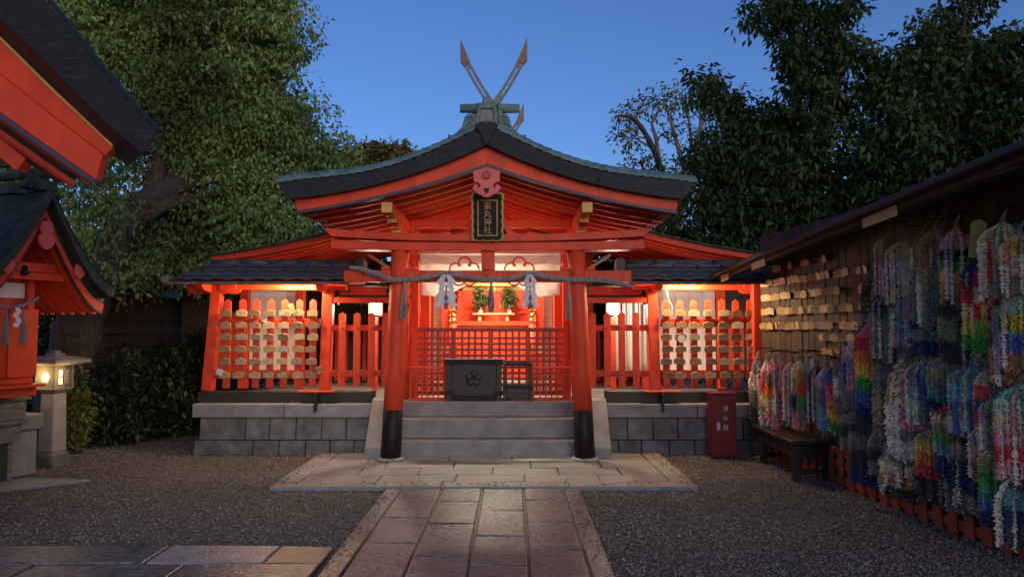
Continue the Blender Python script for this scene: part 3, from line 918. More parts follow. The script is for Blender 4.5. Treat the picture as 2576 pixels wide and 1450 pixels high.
# ------------------------------------------------------------------ wide low roof over the side wings
for s in (-1, 1):
    a, b = (X0 + s * 1.55, 2.93), (X0 + s * 3.79, 2.455)
    f = lambda t, dz=0: (a[0] + (b[0] - a[0]) * t, a[1] + (b[1] - a[1]) * t - .05 * math.sin(t * math.pi) + dz)
    TS = [i / 10 for i in range(11)]
    P(MB().strip([f(t, .02) for t in TS], [f(t) for t in TS], 9.35, 12.6), 'wing_roof', VERDK, hall)
    P(MB().strip([f(t * .97, -.002) for t in TS], [f(t * .97, -.075) for t in TS], 9.40, 9.45), 'wing_bargeboard', VERM2, hall, .003)
    P(MB().strip([f(t * .96, -.012) for t in TS], [f(t * .96, -.026) for t in TS], 9.46, 12.5), 'wing_soffit', TAN, hall)
    for k in range(11):
        y = 9.62 + k * .27
        P(MB().strip([f(t * .955, -.027) for t in TS], [f(t * .955, -.088) for t in TS], y, y + .055), 'wing_rafter', VERM2, hall, .003)
    box('wing_plate', VERM2, hall, min(X0 + s * 1.62, X0 + s * 1.72), max(X0 + s * 1.62, X0 + s * 1.72), 9.46, 12.4, 2.70, 2.80, .004)
    beam('wing_brace', PALEW, hall, at(1045 if s < 0 else 1420, 715, 9.3), at(925 if s < 0 else 1535, 640, 9.3), .03, .035)
# ------------------------------------------------------------------ inner hall: gate, sanctuary, altar
for s in (-1, 1):
    x = X0 + s * .965
    box('gate_post', VERM, hall, x - .05, x + .05, 8.99, 9.09, .637, 2.50, .005)
box('curtain_rail', VERM2, hall, X0 - .91, X0 + .91, 9.0, 9.06, 2.36, 2.44, .004)
gate = root('lattice_gate', 'tall red lattice gate closing the shrine hall', 'gate', (X0, 9.03, .64))
GX = [X0 - .945 + i * 1.89 / 4 for i in range(5)]
GZ0, GZ1 = .66, 1.515
me_bar = MB().box(-.5, .5, -.014, .014, -.0145, .0145).mesh('gate_bar', LATT)
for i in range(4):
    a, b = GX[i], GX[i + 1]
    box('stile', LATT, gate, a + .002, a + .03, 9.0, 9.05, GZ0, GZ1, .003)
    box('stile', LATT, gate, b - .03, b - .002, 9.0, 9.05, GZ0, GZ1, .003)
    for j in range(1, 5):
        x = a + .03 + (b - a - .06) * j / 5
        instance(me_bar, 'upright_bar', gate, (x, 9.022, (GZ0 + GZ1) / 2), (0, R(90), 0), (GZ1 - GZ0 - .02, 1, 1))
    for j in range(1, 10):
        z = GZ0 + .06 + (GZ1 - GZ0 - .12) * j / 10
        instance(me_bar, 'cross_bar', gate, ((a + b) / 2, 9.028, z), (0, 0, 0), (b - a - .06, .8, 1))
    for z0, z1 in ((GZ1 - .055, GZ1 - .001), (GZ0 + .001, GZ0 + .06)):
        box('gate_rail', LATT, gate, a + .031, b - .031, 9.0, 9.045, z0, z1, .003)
def low_lattice(x0, x1, y, label):
    r_ = root('low_lattice', label, 'lattice screen', ((x0 + x1) / 2, y, .636), group='low lattice screens on the top step')
    z0, z1 = .637, 1.04
    m_ = VERM2
    box('stile', m_, r_, x0, x0 + .022, y - .015, y + .015, z0, z1, .003)
    box('stile', m_, r_, x1 - .022, x1, y - .015, y + .015, z0, z1, .003)
    box('screen_rail', m_, r_, x0 + .023, x1 - .023, y - .015, y + .015, z1 - .028, z1 - .001, .003)
    box('screen_rail', m_, r_, x0 + .023, x1 - .023, y - .015, y + .015, z0 + .001, z0 + .035, .003)
    for j in range(1, 6):
        x = x0 + .022 + (x1 - x0 - .044) * j / 6
        box('upright_bar', m_, r_, x - .008, x + .008, y - .008, y + .008, z0 + .03, z1 - .026, 0)
    for j in range(1, 8):
        z = z0 + .02 + (z1 - z0 - .04) * j / 8
        box('cross_bar', m_, r_, x0 + .02, x1 - .02, y - .006, y + .006, z - .008, z + .008, 0)
low_lattice(-1.245, -.80, 8.66, 'low red lattice screen left of the offertory box')
low_lattice(.25, .71, 8.66, 'low red lattice screen right of the black stand')

sanc = root('inner_sanctuary', 'orange lit sanctuary with tiered altar behind the lattice gate', 'altar', (X0, 10.4, .64))
box('plinth', STONEL, sanc, X0 - .95, X0 + .95, 9.9, 12.0, .637, .77, .006)
box('front_panel', VERM, sanc, X0 - .52, X0 + .52, 10.22, 10.27, .772, 1.535, .004)
for x in (-.26, 0, .26):
    box('panel_batten', VERM, sanc, X0 + x - .012, X0 + x + .012, 10.205, 10.219, .775, 1.53, .003)
box('shelf', VERM, sanc, X0 - .54, X0 + .54, 10.17, 10.62, 1.54, 1.605, .005)
tiers = [(10.62, 1.606, 1.78), (10.74, 1.782, 1.93), (10.86, 1.932, 2.08)]
for y, z0, z1 in tiers:
    box('tier', VERM, sanc, X0 - .56, X0 + .56, y, y + .5, z0, z1, .006)
box('door_panel', OCHRE, sanc, X0 - .5, X0 + .5, 11.05, 11.1, 2.083, 2.6, .004)
for x in (-.25, 0, .25):
    box('door_stile', GOLD, sanc, X0 + x - .01, X0 + x + .01, 11.035, 11.049, 2.085, 2.59, .002)
box('door_valance', GOLD, sanc, X0 - .5, X0 + .5, 10.98, 11.03, 2.16, 2.20, .003)
for s in (-1, 1):
    x = X0 + s * .66
    box('side_post', VERM, sanc, x - .055, x + .055, 9.95, 10.06, .772, 2.75, .006)
    x = X0 + s * .90
    box('corner_post', VERM, sanc, x - .065, x + .065, 9.55, 9.68, .637, 2.7, .006)
    P(MB().box(min(X0 + s * .72, X0 + s * .84), max(X0 + s * .72, X0 + s * .84), 10.1, 10.13, .772, 2.6), 'side_panel', TAN, sanc, .004)
    x = X0 + s * .555
    P(MB().lathe([(.052, 0), (.052, .8)], (x, 9.95, .772), 20), 'newel', VERM, sanc, smooth=True)
    P(MB().lathe([(.056, .802), (.056, .86), (.050, .865), (.050, .90), (.057, .905), (.057, .925), (.035, .935), (.030, .95), (.046, .97), (.050, .995), (.036, 1.03), (.012, 1.055), (.002, 1.07)], (x, 9.95, .772), 20), 'gold_finial', GOLD, sanc, smooth=True)
    P(MB().lathe([(.055, .40), (.057, .41), (.057, .50), (.055, .51)], (x, 9.95, .772), 20), 'gold_band', GOLD, sanc, smooth=True)
    box('gold_fitting', GOLD, sanc, X0 + s * .66 - .057, X0 + s * .66 + .057, 9.945, 10.063, 1.16, 1.26, .004)
box('back_wall', VERM, sanc, X0 - 1.6, X0 + 1.6, 11.60, 11.68, .637, 3.35, .005)
for s in (-1, 1):
    box('hall_side_wall', VERM2, sanc, X0 + s * 1.3 - .03, X0 + s * 1.3 + .03, 10.3, 11.59, .637, 2.85, .005)

# offering table with two vases
tb = root('offering_table', 'small plain wood table on the altar shelf', 'table', (X0, 10.38, 1.606))
box('table_top', PALEW, tb, X0 - .305, X0 + .305, 10.27, 10.47, 1.702, 1.724, .003)
for s in (-1, 1):
    box('leg', PALEW, tb, X0 + s * .20 - .022, X0 + s * .20 + .022, 10.30, 10.44, 1.607, 1.70, .003)
def vase(px, label):
    c = at(px, 770, 10.36)
    v = root('altar_vase', label, 'vase', (c.x, 10.36, 1.726), group='white vases on the offering table')
    P(MB().lathe([(.028, 0), (.034, .01), (.032, .03), (.018, .06), (.011, .10), (.012, .125), (.018, .14), (.016, .142), (.008, .12)], (c.x, 10.36, 1.726), 18), 'vase_body', WHITEW, v, smooth=True)
    mb = MB()
    for i in range(12):
        a, e = random.random() * 6.28, random.uniform(.03, .10)
        mb.tube([(c.x, 10.36, 1.85), (c.x + math.cos(a) * e * .5, 10.36 + math.sin(a) * e * .5, 1.92), (c.x + math.cos(a) * e, 10.36 + math.sin(a) * e, 2.0 - e * .3)], .002, 4)
    P(mb, 'twigs', BARK, v)
    pts = blob_points([(Vector((c.x, 10.36, 1.95)), .125), (Vector((c.x, 10.36, 2.05)), .07), (Vector((c.x, 10.36, 1.91)), .12)], 130, seed=int(px), lo=.3)
    leaves('foliage', pts, 5, .055, SAKAKI, v, int(px), .3, .03, .4)
vase(1208, 'left white vase of dark evergreen sprigs on the altar table')
vase(1281, 'right white vase of dark evergreen sprigs on the altar table')

# curtains
def curtain(s, label):
    r_ = root('shrine_curtain', label, 'curtain', (X0 + s * .5, 8.93, 2.4), group='white curtains behind the torii')
    Y = 8.93
    xi, xo = X0 + s * .02, X0 + s * .885
    rows = []
    nu, nv = 40, 26
    def pos(u, v):
        ztop = 2.455 - .03 * u * (1 - u)
        bot = 1.905 + .015 * math.cos(u * 6) if u > .62 else 1.905 + .32 * (1 - u / .62) ** 1.15 + .015
        bot = min(bot, 2.2)
        z = ztop + (bot - ztop) * v
        x = xi + (xo - xi) * u + s * .01 * math.sin(v * 5)
        fold = .018 * math.sin(u * 16 + v * 7) * (.3 + .7 * u) + .03 * v * math.sin((u + v * .8) * 5) + .010 * math.sin(u * 37 - v * 11) * v
        return (x, Y + fold, z)
    rows = [[pos(i / nu, j / nv) for j in range(nv + 1)] for i in range(nu + 1)]
    P(MB().grid(rows if s > 0 else rows[::-1]), 'cloth', CLOTH, r_, smooth=True, solid=.002)
    c = at(1168 if s < 0 else 1306, 684, Y)
    mb = MB()
    for k in range(5):
        a = R(90 + 72 * k)
        Rr = .187
        pc = (c.x + math.cos(a) * Rr * .60, c.z + math.sin(a) * Rr * .60)
        prev = []
        for i in range(27):
            t = a + R(-125 + 250 * i / 26)
            prev.append((t, pc))
        for (t0, q), (t1, _) in zip(prev, prev[1:]):
            vs = []
            for t, rr in ((t0, .067), (t0, .088), (t1, .088), (t1, .067)):
                x, z = q[0] + math.cos(t) * rr, q[1] + math.sin(t) * rr
                u = (x - xi) / (xo - xi)
                v = min(1, max(0, (2.455 - z) / .55))
                vs.append((x, pos(min(max(u, 0), 1), v)[1] - .012, z))
            mb.add(vs + [(x, y + .002, z) for x, y, z in vs], [(0, 1, 2, 3), (7, 6, 5, 4)])
    P(mb, 'plum_crest', EMBL, r_)
curtain(-1, 'left white curtain with red plum blossom crest, gathered up')
curtain(1, 'right white curtain with red plum blossom crest, gathered up')

# ------------------------------------------------------------------ offertory box and open stand
ob = root('offertory_box', 'black offertory box with carved plum blossom on the top step', 'offertory box', (-.455, 8.7, .637))
bx0, bx1, by0, by1 = -.80, -.112, 8.545, 8.86
box('body', BLKW, ob, bx0 + .03, bx1 - .03, by0 + .03, by1 - .02, .70, 1.08, .004)
box('top_rim', BLKP, ob, bx0, bx1, by0, by1, 1.082, 1.135, .006)
P(MB().box(bx0 + .0, bx1, by0 - .002, by0 + .02, 1.1355, 1.142), 'lid_edge', STEEL, ob)
for x in (bx0 + .01, bx1 - .075):
    box('front_post', BLKW, ob, x, x + .065, by0 + .004, by0 + .029, .64, 1.08, .004)
box('base_rail', BLKP, ob, bx0 + .02, bx1 - .02, by0 + .012, by1 - .01, .64, .70, .005)
for x in (bx0, bx1 - .10):
    box('corner_fitting', BLKP, ob, x - .003, x + .105, by0 - .003, by0 + .003, 1.07, 1.13, .002)
    box('corner_fitting', BLKP, ob, x - .003, x + .105, by0 - .001, by0 + .0035, .705, .76, .002)
cc = (-.462, .905)
for k in range(5):
    a = R(90 + 72 * k)
    c = (cc[0] + math.cos(a) * .058, cc[1] + math.sin(a) * .058)
    mb = MB().tube([(c[0], by0 + .031, c[1]), (c[0], by0 + .018, c[1]), (c[0], by0 + .010, c[1])], [.044, .042, .028], 20)
    P(mb, 'carved_petal', BLKW, ob, .003, smooth=True)
P(MB().tube([(cc[0], by0 + .028, cc[1]), (cc[0], by0 + .002, cc[1])], [.013, .010], 12), 'petal_boss', BLKW, ob)
st = root('open_stand', 'black open frame stand beside the offertory box', 'stand', (.07, 8.65, .637))
x0, x1 = -.108, .246
for x in (x0, x1 - .04):
    for y in (8.56, 8.80):
        box('leg', BLKW, st, x, x + .04, y, y + .035, .637, 1.095, .004)
box('top_rail', BLKP, st, x0 + .041, x1 - .041, 8.562, 8.592, 1.055, 1.095, .004)
box('top_rail', BLKP, st, x0 + .041, x1 - .041, 8.802, 8.832, 1.055, 1.095, .004)
box('shelf', BLKW, st, x0 + .005, x1 - .005, 8.598, 8.798, .80, .825, .003)
box('apron_board', BLKW, st, x0 + .041, x1 - .041, 8.565, 8.585, .66, .775, .004)
box('apron_rail', BLKP, st, x0 - .004, x1 + .004, 8.552, 8.558, .775, .83, .003)
for x in (x0 + .02, x1 - .02):
    for z in (.81, 1.075):
        P(MB().tube([(x, 8.552, z), (x, 8.543, z)], [.011, .006], 10), 'bolt', BLKP, st)
# lamp powers (W)
RACK_W, LANT_W, HALL_W, PORCH_W, LAN2_W = 38.0, 15.0, 42.0, 1.3, .9
# ------------------------------------------------------------------ side racks: shelters with votive plaques
me_tile = None
def tile_mesh():
    rows = []
    for y, z in ((0, 0), (.3, 0)):
        rows.append([(x, y, z + .022 * math.cos((x / .13) * math.pi * .5 + .2) if abs(x) < .13 else z) for x in np.linspace(-.13, .13, 9)])
    up = rows
    lo = [[(x, y, z - .014) for x, y, z in r_] for r_ in rows]
    mb = MB().grid(up).grid([r_[::-1] for r_ in lo])
    n = 9
    for i in range(n - 1):
        mb.f.append((i, i + 1, 2 * n + (n - 2 - i), 2 * n + (n - 1 - i)))
    return mb.mesh('roof_tile', TILE, True)
me_tile = tile_mesh()
PLQ = [(-.064, -.040), (.064, -.040), (.064, .020), (.0, .040), (-.064, .020)]
me_pl = {k: MB().prism(PLQ, -.004, .004).mesh('votive_plaque', m) for k, m in (('written', INKT), ('painted', INKP), ('horse', INKH), ('bare', PLAIN))}
DESC = {'written': 'with handwriting', 'painted': 'with a red and green picture', 'horse': 'with a pale horse picture', 'bare': 'left plain'}
me_slat = MB().prism([(-.04, -.54), (.04, -.54), (.04, .50), (.033, .518), (0, .54), (-.033, .518), (-.04, .50)], -.012, .012).mesh('slat', VERM2)
SL_L = [-3.476, -3.298, -3.123, -2.948, -2.782, -2.60, -2.431]
SL_R = [1.884, 2.046, 2.222, 2.40, 2.569, 2.738, 2.913]
ROWZ = [1.694, 1.547, 1.406, 1.259, 1.110, .945]
def rack(side):
    s = -1 if side == 'left' else 1
    r_ = root('plaque_rack', f'{side} roofed red rack hung with wooden votive plaques', 'rack', (X0 + s * 2.74, 8.75, .61), group='roofed plaque racks either side of the torii')
    xo, xi = X0 + s * 3.45, X0 + s * 2.02
    for x, lean in ((xo, .09), (xi, .03)):
        beam('post', VERM, r_, (x, 8.75, .748), (x - s * lean, 8.75, 1.97), .127, .12, .006, up=(0, 1, 0))
    a, b = sorted((X0 + s * 3.52, X0 + s * 1.40))
    box('sill', BLKW, r_, a, b, 8.62, 8.80, .612, .745, .006)
    a, b = sorted((xo - s * .06, xi + s * .06))
    for z in (1.575, .945):
        box('rail', VERM2, r_, a + .01, b - .01, 8.715, 8.765, z - .05, z + .05, .004)
    a, b = sorted((xo + s * .28, xi - s * .25))
    box('plate_beam', VERM, r_, a, b, 8.70, 8.80, 1.972, 2.04, .005)
    for x in (xo, xi):
        P(MB().add([(x + dx, y, z) for dx in (-.045, .045) for y, z in ((8.40, 2.035), (8.43, 1.985), (8.50, 1.955), (8.68, 1.945), (8.68, 2.035))],
                   [(4, 3, 2, 1, 0), (5, 6, 7, 8, 9)] + [(i, (i + 1) % 5, (i + 1) % 5 + 5, i + 5) for i in range(5)]), 'bracket', VERM, r_, .004)
    # corner bracket seen from the front at the outer post
    for d in (-1, 1):
        xb = xo - s * .07
        P(MB().prism([(xb + d * x, z) for x, z in [(.06, 2.04), (.06, 1.935), (.26, 1.925), (.315, 1.955), (.325, 1.985), (.27, 1.992), (.27, 2.04)]][::d], 8.69, 8.76), 'corner_bracket', VERM, r_, .004)
    # slats
    for x in (SL_L if s < 0 else SL_R):
        instance(me_slat, 'slat', r_, (x + random.uniform(-.003, .003), 8.695, 1.32 + random.uniform(-.006, .006)), (0, random.uniform(-.006, .006), 0))
    # tiled roof
    roof = P(MB().strip([(xo + s * .34, 2.05), (xi - s * .38, 2.05)][::-s], [(xo + s * .34, 2.02), (xi - s * .38, 2.02)][::-s], 8.31, 8.345), 'eave_board', MOSS, r_, .003)
    prf = [(8.33, 2.050), (8.88, 2.225), (9.3, 2.06), (9.3, 2.04), (8.88, 2.205), (8.33, 2.03)]
    e0, e1 = sorted((X0 + s * 3.74, X0 + s * 1.64))
    P(MB().add([(e0, y_, z_) for y_, z_ in prf] + [(e1, y_, z_) for y_, z_ in prf], [(0, 1, 4, 5), (1, 2, 3, 4), (11, 10, 7, 6), (10, 9, 8, 7)] + [(i + 6, (i + 1) % 6 + 6, (i + 1) % 6, i) for i in range(6)]), 'roof_deck', VERM2, r_)
    sl = math.atan2(.178, .55)
    nt = 9
    for row in range(3):
        for k in range(nt):
            x = X0 + s * (1.77 + k * .232)
            y = 8.30 + row * .185
            z = 2.075 + row * .185 * math.tan(sl) + row * .004
            if k == nt - 1 and row == 2:
                continue
            instance(me_tile, 'roof_tile', r_, (x, y, z), (sl * .88, 0, random.uniform(-.02, .02)), (.9, .68, .9))
    for lev in range(3):
        x, n_ = 1.66 + lev * .02, 0
        while x < 3.58 - lev * .03:
            w = .30 if lev < 2 else .36
            e = min(x + w, 3.62 - lev * .03)
            a, b = sorted((X0 + s * (x + .004), X0 + s * (e - .004)))
            if lev < 2:
                box('ridge_tile', TILE, r_, a, b, 8.80 + lev * .012, 8.97 - lev * .012, 2.222 + lev * .042, 2.260 + lev * .042, .008)
            else:
                P(MB().tube([(a, 8.885, 2.315), (b, 8.885, 2.315)], .052, 14), 'ridge_tile', TILE, r_, smooth=True)
            x = e
    xe = X0 + s * 1.62
    P(MB().prism([(-.05, 2.20), (.05, 2.20), (.055, 2.32), (.04, 2.37), (0, 2.395), (-.04, 2.37), (-.055, 2.32)], 8.78, 8.99).xf(Matrix.Translation((xe, 0, 0))), 'ridge_end_tile', TILE, r_, .01, seg=2)
    P(MB().tube([(X0 + s * 3.79, 8.27, 2.075), (X0 + s * 3.79, 8.36, 2.085)], [.045, .045], 16), 'corner_roundel', GREYC, r_, .005)
    # hanging plaques
    stacks = 0
    for ci, x in enumerate(SL_L if s < 0 else SL_R):
        for ri, z in enumerate(ROWZ):
            side_from = f'{ORD[ri]} row, {ORD[ci]} slat, {side} rack'
            kind = random.choice(['written', 'written', 'painted', 'horse', 'horse', 'bare'])
            nb = 2 if (ri + ci) % 3 == 0 else 1
            y = 8.675
            xx = x + random.uniform(-.014, .014)
            for b_ in range(nb):
                y -= .016
                o = instance(me_pl['bare'], 'votive_plaque', None, (xx + random.uniform(-.008, .008), y, z + random.uniform(-.008, .004)), (R(random.uniform(4, 9)), R(random.uniform(-4, 4)), R(random.uniform(-4, 4))))
                tag(o, f'{"hindmost" if nb == 2 and b_ == 0 else "plain"} plaque behind front one, {side_from}', 'plaque', f'plaques behind others on the {side} rack')
            y -= .022
            o = instance(me_pl[kind], 'votive_plaque', None, (xx, y, z), (R(random.uniform(5, 16)), R(random.uniform(-6, 6)), R(random.uniform(-9, 9))))
            tag(o, f'front plaque {DESC[kind]}, {side_from}', 'plaque', f'front plaques on the {side} rack')
    return r_
rack('left')
rack('right')
# odd papers tucked among the left plaques
def slip(name, label, cat, c, w, h, rot, m):
    o = P(MB().prism([(-w / 2, -h / 2), (w / 2, -h / 2), (w / 2, h / 2), (0, h / 2 + h * .12), (-w / 2, h / 2)], -.002, .002), name, m)
    o.location = c
    o.rotation_euler = rot
    tag(o, label, cat)
    return o
slip('paper_slip', 'tilted pale written slip between the fifth and sixth left slats', 'slip', at(734, 776, 8.60), .062, .115, (R(8), R(-18), 0), INKT)
slip('paper_slip', 'grey paper slip hanging below the top row on the left rack', 'slip', at(665, 800, 8.64), .07, .09, (R(8), R(10), 0), PAPER)
slip('paper_slip', 'white slip at the lower left corner of the left rack', 'slip', at(552, 936, 8.62), .08, .07, (R(8), R(22), 0), PAPER)
slip('paper_slip', 'small tilted card at the lower right of the left rack', 'slip', at(803, 930, 8.60), .07, .085, (R(8), R(-20), 0), INKT)
disc = P(MB().tube([(0, -.003, 0), (0, .003, 0)], .045, 28), 'round_tag', WPAINT, None, .001)
disc.location = at(1714, 852, 8.56)
tag(disc, 'round white tag hanging over plaques on the right rack', 'tag')

# picket fences beside the torii
me_pk = MB().prism([(-.041, -.455), (.041, -.455), (.041, .43), (0, .455), (-.041, .43)], -.015, .015).mesh('picket', VERM2)
me_pg = MB().tube([(0, 0, 0), (0, -.012, 0), (0, -.018, 0)], [.014, .011, .004], 10).mesh('peg', VERM2, True)
for s, xs, lab in ((-1, [-2.085, -1.902, -1.725, -1.549, -1.38], 'left'), (1, [.80, .987, 1.17, 1.347, 1.52], 'right')):
    fe = root('picket_fence', f'red picket fence between the {lab} rack and the torii', 'fence', (X0 + s * 1.55, 8.75, .64), group='picket fences beside the torii')
    for x in xs:
        pk = instance(me_pk, 'picket', fe, (x, 8.735, 1.245 + random.uniform(-.004, .004)))
        for z in (1.51, .95):
            instance(me_pg, 'peg', fe, (x, 8.72, z))
    a, b = sorted((X0 + s * 1.955, X0 + s * 1.0))
    for z in (1.51, .95):
        box('rail', VERM2, fe, a, b, 8.752, 8.80, z - .038, z + .038, .004)
    box('head_beam', VERM, fe, a, b, 8.70, 8.77, 1.815, 1.885, .005)
    fr = box('frieze', VERM2, fe, a, b, 8.93, 8.96, 1.92, 2.03, .003)
    for z in (1.905, 2.045):
        box('frieze_rail', BLKP, fe, a, b, 8.91, 8.97, z - .013, z + .013, .003)
    for k, x in enumerate(((.18, .45, .70) if s < 0 else (.25, .52, .78))):
        xx = a + (b - a) * (x if s > 0 else x)
        P(MB().prism(plum_poly((xx, 1.975), .034), 8.922, 8.929), 'plum_cutout', [SAKAKI, PINKR, BLKP][k] if s < 0 else [SAKAKI, PINKR, PINKR][k], fe)  # solid blossoms; their colours paint in the light seen through cut-outs
    box('end_post', BLKP, fe, *sorted((X0 + s * 1.93, X0 + s * 1.895)), 8.82, 8.90, 1.80, 2.10, .004)
    # return fence running back along the hall
    x = X0 + s * 1.075
    for k in range(5):
        instance(me_pk, 'picket', fe, (x, 9.2 + k * .19, 1.26), (0, 0, R(90)))
    for z in (1.51, .95):
        box('rail', VERM2, fe, x + s * .017, x + s * .05, 9.12, 10.1, z - .035, z + .035, .003)
    box('small_shelf', VERM, fe, *sorted((X0 + s * .99, X0 + s * 1.14)), 8.80, 8.86, 1.75, 1.80, .004)
# shelf boards under the inner posts
for s, lab in ((-1, 'left'), (1, 'right')):
    a, b = sorted((X0 + s * 2.28, X0 + s * 1.85))
    r_ = root('ledge_shelf', f'thin red shelf below the inner post of the {lab} rack', 'shelf', (X0 + s * 2.05, 8.5, .75), group='thin red shelves under the racks')
    box('board', VERM, r_, a, b, 8.50, 8.615, .742, .760, .003)
    box('bracket', BLKW, r_, X0 + s * 2.05 - .015, X0 + s * 2.05 + .015, 8.42, 8.469, .52, .62, .003)
    box('arm', BLKW, r_, X0 + s * 2.05 - .012, X0 + s * 2.05 + .012, 8.42, 8.60, .62, .738, .003)

# things behind the racks: white walls, red posts, back fence
for s, lab in ((-1, 'left'), (1, 'right')):
    r_ = root('side_hall', f'white walled side hall seen through the {lab} rack', 'building', (X0 + s * 3, 10.9, .64), group='white side halls')
    x0, x1 = (-3.80, -3.14) if s < 0 else (2.0, 2.95)
    n = 5
    for k in range(n):
        a = x0 + (x1 - x0) * k / n
        box('wall_board', WHITEW, r_, a + .002, a + (x1 - x0) / n - .002, 10.30, 10.34, .90, 2.35, .002)
    for x in (x0 - .07, x1 + .07):
        box('post', VERM, r_, x - .06, x + .06, 10.25, 10.37, .64, 2.35, .005)
    box('skirting', VERM, r_, x0, x1, 10.27, 10.30, .80, .898, .004)
    box('lintel', VERM2, r_, x0 - .4, x1 + .4, 10.27, 10.35, 2.352, 2.45, .004)
    xa, xb = sorted((x0 - .5 if s < 0 else x1 + .9, x0 - .13 if s < 0 else x1 + .13))
    for k in range(6):
        x = xa + (xb - xa) * (k + .5) / 6
        instance(me_pk, 'picket', r_, (x, 10.2, 1.29))
    box('fence_rail', VERM2, r_, xa, xb, 10.22, 10.26, 1.52, 1.58, .003)
    box('rear_wall', DARKW, r_, *sorted((X0 + s * 1.45, X0 + s * 5.6)), 12.62, 12.7, .637, 2.7, .004)
    box('back_board', DARKW, r_, *sorted((X0 + s * 1.5, X0 + s * 2.7)), 11.6, 11.65, .64, 1.35, .004)
    for k in range(8):
        x = X0 + s * (1.52 + k * .15)
        box('back_slat', VERM2, r_, x - .03, x + .03, 11.54, 11.58, .66, 1.55, .003)
wc = root('side_drapes', 'pale drapes hanging between the right fence and the white hall', 'drape', (1.7, 10.3, .7))
for k, (x, w) in enumerate(((1.50, .10), (1.62, .09), (1.73, .12), (1.86, .1))):
    rows = [[(x + w * (u - .5) * (1 + .25 * v), 10.15 + .03 * math.sin(u * 9 + k), 2.0 - 1.15 * v - .04 * math.sin(u * 3 + k)) for v in np.linspace(0, 1, 8)] for u in np.linspace(0, 1, 9)]
    P(MB().grid(rows), 'cloth_panel', CLOTH, wc, smooth=True, solid=.003)

# ------------------------------------------------------------------ lamps that are lit
def lamp_point(name, parent, loc, power, col, size=.03):
    d = bpy.data.lights.new(name, 'POINT')
    d.energy = power
    d.color = col
    d.shadow_soft_size = size
    o = bpy.data.objects.new(name, d)
    COL.objects.link(o)
    o.location = loc
    if parent:
        o.parent = parent
        o.matrix_parent_inverse = WM[parent.name].inverted()
    return o
for s, lab in ((-1, 'left'), (1, 'right')):
    x0, x1 = sorted((X0 + s * 2.14, X0 + s * 2.62))
    r_ = root('tube_lamp', f'small tube lamp under the eave of the {lab} rack', 'lamp', ((x0 + x1) / 2, 8.52, 1.98), group='tube lamps under the rack eaves')
    box('housing', WPAINT, r_, x0, x1, 8.46, 8.50, 2.079, 2.09, .002)
    P(MB().tube([(x0 + .02, 8.48, 2.068), (x1 - .02, 8.48, 2.068)], .008, 10), 'tube', TUBEW, r_, smooth=True)
    for fx in (.25, .75):
        lamp_point('tube_light', r_, (x0 + (x1 - x0) * fx, 8.48, 2.050), RACK_W / 2, (1, .73, .36), .025)
    if s > 0:
        P(MB().tube(spline([Vector((x0 - .02, 8.54, 1.97)), Vector((x0 + .01, 8.53, 1.85)), Vector((x0 + .05, 8.53, 1.76)), Vector((x0 + .04, 8.53, 1.68)), Vector((x0 + .01, 8.54, 1.74)), Vector((x0 + .0, 8.54, 1.95))], 24), .006, 6), 'cable_loop', WPAINT, r_, smooth=True)
    c = at(945 if s < 0 else 1541, 776, 10.0)
    r_ = root('box_lantern', f'lit white box lantern on a post behind the {lab} picket fence', 'lantern', (c.x, c.y, .64), group='lit white box lanterns')
    w = .072
    box('paper_box', LAMPW, r_, c.x - w, c.x + w, c.y - w, c.y + w, c.z - .085, c.z + .085, .01)
    for dx in (-1, 1):
        for dy in (-1, 1):
            box('corner_bar', VERM2, r_, c.x + dx * (w + .006) - .008, c.x + dx * (w + .006) + .008, c.y + dy * (w + .006) - .008, c.y + dy * (w + .006) + .008, c.z - .11, c.z + .10, .002)
    for dx in (-.024, .024):
        box('grille_bar', VERM2, r_, c.x + dx - .003, c.x + dx + .003, c.y - w - .006, c.y - w - .002, c.z - .085, c.z + .085, 0)
    for dz in (-.03, .03):
        box('grille_bar', VERM2, r_, c.x - w, c.x + w, c.y - w - .005, c.y - w - .003, c.z + dz - .003, c.z + dz + .003, 0)
    P(MB().add([(c.x - .15, c.y - .15, c.z + .10), (c.x + .15, c.y - .15, c.z + .10), (c.x + .15, c.y + .15, c.z + .10), (c.x - .15, c.y + .15, c.z + .10), (c.x, c.y, c.z + .17)],
               [(0, 3, 2, 1), (0, 1, 4), (1, 2, 4), (2, 3, 4), (3, 0, 4)]), 'lantern_roof', BLKW, r_)
    box('lantern_post', VERM2, r_, c.x - .035, c.x + .035, c.y - .035, c.y + .035, .637, c.z - .112, .004)
    lamp_point('lantern_light', r_, (c.x, c.y - .16, c.z), LANT_W, (1, .86, .66), .08)
# hall lamp hung under the gable, behind the lintel
hl = root('hall_lamp', 'hanging lamp under the gable lighting the curtains and altar', 'lamp', (X0, 9.6, 2.5))
box('lamp_housing', WPAINT, hl, X0 - .3, X0 + .3, 9.56, 9.64, 2.60, 2.63, .004)
P(MB().tube([(X0 - .28, 9.60, 2.585), (X0 + .28, 9.60, 2.585)], .012, 10), 'tube', TUBEW, hl, smooth=True)
P(MB().tube([(X0, 9.6, 2.63), (X0, 9.6, 3.2)], .005, 6), 'hanging_rod', BLKP, hl)
d = bpy.data.lights.new('hall_light', 'AREA')
d.shape, d.size, d.size_y, d.energy, d.color = 'RECTANGLE', .56, .05, HALL_W, (1, .84, .58)
o = bpy.data.objects.new('hall_light', d)
COL.objects.link(o)
o.location = (X0, 9.60, 2.565)
pl = root('porch_lamp', 'small lamp behind the torii lintel lighting the porch ceiling and curtains', 'lamp', (X0, 8.45, 2.45))
